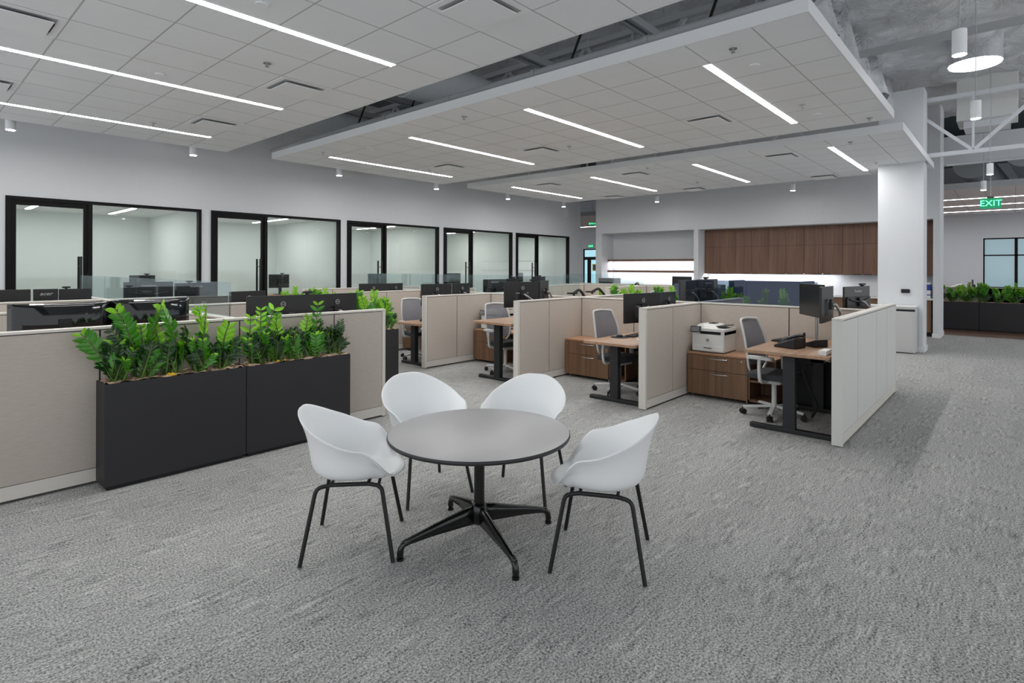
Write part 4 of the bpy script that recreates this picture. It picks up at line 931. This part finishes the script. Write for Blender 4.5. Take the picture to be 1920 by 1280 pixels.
# generic plants for the other planters
def make_plant_proto(seed):
    rnd = random.Random(seed); fr = []
    for k in range(5):
        bx = rnd.uniform(-.06, .06); fr.append((bx, bx+rnd.uniform(-.22, .22), rnd.uniform(.33, .56), rnd.uniform(-.06, .06), rnd.randint(8, 11), rnd.uniform(.07, .085), rnd.choice(['lime', 'mid', 'mid'])))
    return zz_plant(0, 0, 0, fr, 'x', seed, 7, None, .14, .26)
def dup(root, loc, rz, label, group):
    r = root.copy(); COL.objects.link(r); r.location = loc; r.rotation_euler.z = rz; tag(r, label, None, group)
    for ch in list(root.children):
        c = ch.copy(); COL.objects.link(c); c.parent = r
    return r
protos = [make_plant_proto(s) for s in (31, 32, 33)]; used = [False]*3
def place_plant(k, loc, rz, label, group):
    if not used[k]:
        used[k] = True; p = protos[k]; p.location = loc; p.rotation_euler.z = rz; tag(p, label, None, group); return p
    return dup(protos[k], loc, rz, label, group)
rnd = random.Random(9)
G2 = 'plants in the central planter row'; G3 = 'plants in the planter row beyond the middle group'; G4 = 'plants in the far right planters'
for k in range(3):
    planter(4.45, 6.35+.985*k, 4.70, 7.33+.985*k, PH, '%s black planter between the left and middle cubicle groups' % ['nearest', 'middle', 'farthest'][k])
for k in range(8): place_plant(k % 3, (4.575, 6.47+.38*k, PH-.02), rnd.uniform(-.6, .6)+(PI if k % 2 else 0), 'leafy plant %s in the planter row between left and middle groups' % ['nearest the camera', 'second', 'third', 'fourth', 'fifth', 'sixth', 'seventh', 'eighth', 'ninth', 'tenth', 'eleventh', 'last toward the offices'][k], G2)
for k in range(4):
    planter(9.65, 2.65+.985*k, 9.90, 3.63+.985*k, PH, '%s black planter beyond the middle cubicle group' % ['nearest', 'second', 'third', 'farthest'][k])
for k in range(12): place_plant((k+1) % 3, (9.775, 2.8+.325*k, PH-.02), rnd.uniform(-.6, .6)+(PI if k % 2 else 0), 'green plant beyond the middle group, %s from its right end' % ['first', 'second', 'third', 'fourth', 'fifth', 'sixth', 'seventh', 'eighth', 'ninth', 'tenth', 'eleventh', 'twelfth'][k], G3)
for k in range(3):
    planter(18.9, .69-.985*(k)-.0, 19.2, 1.665-.985*k, .745, '%s low black planter at far right of the room' % ['left', 'middle', 'right'][k])
for k in range(9): place_plant((k+2) % 3, (19.05, 1.55-.31*k, .73), rnd.uniform(1.2, 1.9), 'bushy plant in the far right planters, %s from the column' % ['first', 'second', 'third', 'fourth', 'fifth', 'sixth', 'seventh', 'eighth', 'ninth'][k], G4)
# partitions + monitor behind the far planters
partition('beige partition behind the far right planters', 'y', -2.2, 1.6, 19.6, [.6, -.6], z1=1.12)
partition('light partition behind the far right planters, farther row', 'x', 19.7, 24, 1.3, [21, 22.5], end0=False, z1=1.12)
desk(21.0, 22.4, .3, 1.1, .74, 'desk behind the far right planters')
monitor((21.2, .9), (21.75, .95), 1.30, .34, .74, 'pale-backed monitor behind the far right planters', 'plain', 'stand', logo=False)

# ================================================================== BACK WALL JOINERY
prev = 7.155
ys = [7.155, 6.22, 5.28, 4.34, 3.40, 2.46, 1.44]
for i in range(6):
    ya, yb = ys[i], ys[i+1]; L = ya-yb
    t = thing('wall_cabinet', '%s walnut wall cupboard pair from the left' % nm[i], 'cupboard', (16.76, ya, 1.48), 0, 'walnut wall cupboards')
    q = MB(); q.box(.02, -L+.001, 0, .28, -.001, 1.305, 'core'); q.build('body', t)
    for k in range(2):
        a = -k*L/2-.003; c = -(k+1)*L/2+.003
        q = MB(); q.box(0, c, -.03, .018, a, .773, 'walnut_dark'); d = q.build('door', t)
        h0 = c+.04 if k == 0 else a-.20
        q = MB(); q.box(-.014, h0, -.022, -.001, h0+.17, -.004, 'black'); q.build('handle', d)
        q = MB(); q.box(0, c, .78, .018, a, 1.303, 'walnut_dark'); q.build('upper_door', t)
q = MB(); q.box(16.81, 3.55, 1.472, 16.85, 7.12, 1.479, 'tape'); tag(q.build('under_cabinet_light'), 'white LED strip under the walnut wall cupboards', 'light')
for i in range(4):
    y1 = 7.15-1.42*i; y0 = y1-1.415
    t = thing('base_cabinet', '%s walnut base cabinet under the white counter' % nm[i], 'cupboard', (16.46, y1, 0), 0, 'walnut base cabinets')
    q = MB(); q.box(.02, y0-y1, .1, .58, -.001, .868, 'walnut'); q.box(.08, y0-y1, 0, .55, -.001, .1, 'darkslot'); q.build('body', t)
    for k in range(2):
        q = MB(); q.box(0, -(k+1)*.7075+.003, .11, .018, -k*.7075-.003, .865, 'walnut'); d = q.build('door', t)
        q = MB(); q.box(-.012, -(k+.5)*.7075-.07, .84, -.001, -(k+.5)*.7075+.07, .85, 'black'); q.build('handle', d)
q = MB(); q.box(16.42, 1.44, .87, 17.045, 7.155, .91, 'white'); tag(q.build('worktop'), 'white worktop below the walnut wall cupboards', 'worktop')
for i, z in enumerate((1.86, 1.49)):
    t = thing('wall_shelf', '%s long walnut shelf with light under it' % ['upper', 'lower'][i], 'shelf', (16.66, 7.305, z), 0, 'long lit walnut shelves')
    q = MB(); q.box(0, 0, 0, .385, 3.29, .045, 'walnut_dark'); q.box(0, 0, -.018, .018, 3.29, 0, 'walnut_dark'); q.build('board', t)
    q = MB(); q.box(.20, .03, -.005, .25, 3.26, -.001, 'tape'); q.build('light_strip', t)
q = MB(); q.box(16.5, 7.305, .72, 17.045, 10.595, .76, 'white'); tag(q.build('worktop'), 'white worktop below the lit shelves', 'worktop')
t = thing('copy_printer', 'grey multifunction printer at the left end of the lit shelves', 'printer', (16.0, 10.1, .0), 0)
q = MB(); q.rbox(-.2, -.28, 0, .25, .28, 1.05, .03, 'slate'); q.build('cabinet', t)
q = MB(); q.rbox(-.22, -.29, 1.06, .25, .29, 1.28, .03, 'logo_dim'); q.box(-.225, -.25, 1.10, -.215, .25, 1.16, 'darkslot'); q.build('scanner', t)
q = MB(); q.box(16.55, 1.75, .9105, 16.85, 2.05, 1.28, 'paper'); q.box(16.548, 1.748, 1.10, 16.852, 2.052, 1.24, 'blue'); q.box(16.548, 1.748, .98, 16.852, 2.052, 1.0, 'blue')
o = q.build('cardboard_box'); o.location = (0, -.25, 0); tag(o, 'white and blue box on the worktop right of the column', 'box')
# navy high-backed booth behind the smoked glass
t = thing('upholstered_booth', 'navy blue upholstered high-back booth beyond the middle group', 'booth', (12.4, 3.2, 0))
q = MB(); q.rbox(0, 0, .02, .10, 1.55, 1.345, .03, 'navy'); q.build('back_panel', t)
q = MB(); q.rbox(.1, 0, .02, .8, .08, 1.345, .02, 'navy'); q.rbox(.1, 1.47, .02, .8, 1.55, 1.345, .02, 'navy'); q.build('side_panels', t)
q = MB(); q.rbox(.1, .08, .12, .7, 1.47, .44, .03, 'slate'); q.build('seat', t)
t = thing('upholstered_booth', 'slate grey upholstered screen left of the navy booth', 'booth', (12.3, 4.8, 0))
q = MB(); q.rbox(0, 0, .02, .10, 1.2, 1.25, .03, 'slate'); q.build('back_panel', t)
# column cabinet, thermostat
t = thing('storage_cabinet', 'pale waist-high storage cabinet in front of the white column', 'cabinet', (12.9, 1.405, 0))
q = MB(); q.box(0, 0, .02, .37, .9, .80, 'cab_grey'); q.box(0, 0, .80, .012, .9, .84, 'darkslot'); q.box(.012, 0, .80, .37, .9, .875, 'cab_grey'); q.box(0, 0, .84, .012, .9, .875, 'cab_grey'); q.build('body', t)
q = MB(); q.box(-.01, -.01, .876, .375, .91, .90, 'white'); q.build('top', t)
q = MB(); q.box(-.006, .03, .06, -.001, .87, .79, 'cab_grey'); q.build('door', t)
q = MB(); q.rbox(13.27, 1.53, 1.14, 13.299, 1.67, 1.215, .006, 'black'); tag(q.build('thermostat'), 'small black controller on the white column', 'wall controller')
q = MB(); q.cyl((16.1, 11.98, 3.58), (16.1, 11.999, 3.58), .17, 'white', 28); tag(q.build('wall_speaker'), 'round pale disc high on the office wall corner', 'wall disc')
# office interiors : desks and monitors seen through the glass
for i, (x0, x1) in enumerate(((3.45, 3.95), (6.4, 6.95), (9.28, 9.9), (12.15, 12.9), (15.6, 16.1))):
    desk(x0-.55, x1+.02, 13.7, 14.4, .92, 'raised desk inside the %s glazed office' % ordw[i], 'desks inside the glazed offices')
    monitor((x0-.02, 13.95), (x1-.05, 13.95), 1.425, .34, .92, 'monitor on the desk inside the %s glazed office' % ordw[i], 'plain', 'stand', logo=False, cam_=.08 if i < 2 else 0)

# ================================================================== ROUND TABLE AND SHELL CHAIRS
t = thing('round_table', 'round grey table with black four-star base among white chairs', 'table', (2.333, 2.365, 0))
TT = .645; TR = .535
q = MB(); q.lathe([(0, TT), (TR-.012, TT), (TR-.006, TT-.001)], 'tabletop', 96); q.build('tabletop', t)
q = MB(); q.lathe([(TR-.006, TT-.001), (TR-.001, TT-.006), (TR, TT-.014), (TR-.004, TT-.022), (TR-.03, TT-.03), (0, TT-.03)], 'table_edge', 96); q.build('edge_band', t)
q = MB(); q.lathe([(.0, TT-.045), (.17, TT-.045), (.17, TT-.031), (0, TT-.031)], 'alu_black', 32); q.cyl((0, 0, .16), (0, 0, TT-.045), .031, 'alu_black', 24); q.build('column', t)
feet = [(1.883, 2.525), (2.168, 1.928), (2.781, 2.200), (2.501, 2.805)]
q = MB(); q.lathe([(0, .23), (.034, .225), (.05, .20), (.052, .12), (.04, .105), (0, .105)], 'alu_black', 24); q.build('hub', t)
for (fx, fy) in feet:
    dx, dy = fx-2.333, fy-2.365; L = math.hypot(dx, dy); a = math.atan2(dy, dx)
    q = MB(); secs = [(.02, .160, .105, .046), (.10, .152, .092, .042), (.30, .120, .052, .034), (.42, .096, .032, .030), (.46, .084, .030, .030)]
    vs = []
    for (r_, z, hh, ww) in secs:
        top = z+hh*.5; bot = z-hh*.5
        vs += [(r_, -ww*.28, top), (r_, ww*.28, top), (r_, ww*.5, top-hh*.35), (r_, ww*.38, bot), (r_, -ww*.38, bot), (r_, -ww*.5, top-hh*.35)]
    fs = [(k*6+j, (k+1)*6+j, (k+1)*6+(j+1) % 6, k*6+(j+1) % 6) for k in range(len(secs)-1) for j in range(6)]+[tuple(range(6)), tuple(reversed(range(24, 30)))]
    M = Matrix.Rotation(a, 4, 'Z'); q.add(vs, fs, 'alu_black', True, M)
    e = M @ Vector((L-.025, 0, 0)); g2 = M @ Vector((L, 0, 0))
    q.tube([M @ Vector((L-.06, 0, .09)), M @ Vector((L-.022, 0, .085)), M @ Vector((L-.004, 0, .062)), M @ Vector((L, 0, .03)), M @ Vector((L, 0, .014))], .014, 'alu_black', 12, 1, [.014, .0165, .017, .019, .014])
    lg = q.build('leg', t)
    q = MB(); q.cyl((g2.x, g2.y, 0), (g2.x, g2.y, .014), .020, 'alu_black', 18); q.build('glide', lg)
def sst(a, b_, x):
    x = max(0, min(1, (x-a)/(b_-a))); return x*x*(3-2*x)
def shell_surface():
    NA, NR = 80, 18; vs = []; zb = .425
    for j in range(NR+1):
        for i in range(NA):
            th = 2*PI*i/NA          # 0 = front (+x)
            c, s_ = math.cos(th), math.sin(th); ad = abs((math.degrees(th)+180) % 360-180)
            rim = .437+.185*sst(34, 76, ad)+.04*sst(72, 115, ad)+.142*sst(90, 172, ad)
            n_ = 2.3; k_ = (abs(c)**n_+abs(s_)**n_)**(-1/n_)
            rx = .285 if c > 0 else .31; ry = .298*(1-.20*sst(62, 20, ad))*(1-.03*sst(105, 165, ad))
            B = Vector(((.245 if c > 0 else .235)*k_*c, .235*(1-.12*sst(62, 20, ad))*(1-.10*sst(105, 165, ad))*k_*s_, 0)); O = Vector((rx*k_*c, ry*k_*s_, 0))
            hgt = rim-zb; rc = min(.085, hgt*.97); F = B*(1-rc/B.length) if hgt > .03 else B*.9
            r_ = j/NR
            if r_ <= .4:
                q_ = r_/.4; v = F*q_; z = zb-.002+.004*q_*q_
            elif hgt <= .03:
                w = (r_-.4)/.6; v = F.lerp(O, w); z = zb+.002+(hgt+.004)*math.sin(PI*w*.62)-.012*max(0, w-.6)
            elif r_ <= .62:
                a = (r_-.4)/.22*PI/2; v = B.normalized()*(F.length+rc*math.sin(a)); z = zb+.002+rc*(1-math.cos(a))
            else:
                w = (r_-.62)/.38; v = B.lerp(O, .55*w+.45*w**3); z = zb+.002+rc+(hgt-rc-.002)*w
            vs.append((v.x, v.y, z))
    fs = [(j*NA+i, j*NA+(i+1) % NA, (j+1)*NA+(i+1) % NA, (j+1)*NA+i) for j in range(1, NR) for i in range(NA)]
    fs += [(0, NA+i, NA+(i+1) % NA) for i in range(NA)]
    return vs, fs
def shell_chair(x, y, rz, label, group='white shell chairs round the table'):
    t = thing('shell_chair', label, 'chair', (x, y, 0), rz, group)
    vs, fs = shell_surface()
    # collapse the unused centre ring copies
    q = MB(); q.add(vs, fs, 'shell', True); o = q.build('seat_shell', t, solid=.010, sub=1)
    fw_, sw = .245, .252
    for sx in (-1, 1):
        for sy in (-1, 1):
            q = MB(); q.tube(smoothpath([(sx*fw_, sy*sw, .006), (sx*(fw_-.07), sy*(sw-.06), .400), (sx*.10, sy*(sw-.075), .409)], 6, .05), .0115, 'black', 12); l_ = q.build('leg', t)
            q = MB(); q.cyl((sx*fw_, sy*sw, 0), (sx*fw_, sy*sw, .006), .0115, 'logo_dim', 12); q.build('glide', l_)
    q = MB()
    for sy in (-1, 1): q.tube([(.10, sy*(sw-.075), .409), (-.10, sy*(sw-.075), .409)], .0115, 'black', 12)
    for sx in (-1, 1): q.tube([(sx*.10, -(sw-.075), .409), (sx*.10, (sw-.075), .409)], .009, 'black', 12)
    q.build('under_frame', t)
    return t
def ch(feet, front, label):
    cx = sum(p[0] for p in feet)/4; cy = sum(p[1] for p in feet)/4
    shell_chair(cx, cy, math.atan2(front[1], front[0]), label)
ch([(1.479, 2.846), (1.82, 3.239), (1.846, 2.533), (2.162, 2.906)], (.74, -.67), 'white shell chair at front left of the round table')
ch([(2.325, 1.813), (2.777, 2.063), (2.545, 1.389), (2.995, 1.636)], (-.457, .89), 'white shell chair at front right of the round table')
ch([(2.304, 3.0), (2.895, 3.386), (2.407, 3.48), (2.79, 2.91)], (-.21, -.98), 'white shell chair behind the table, left of the rear two')
ch([(2.87, 2.30), (3.33, 2.475), (3.163, 2.937), (2.70, 2.765)], (-.93, -.35), 'white shell chair behind the table, right of the rear two')
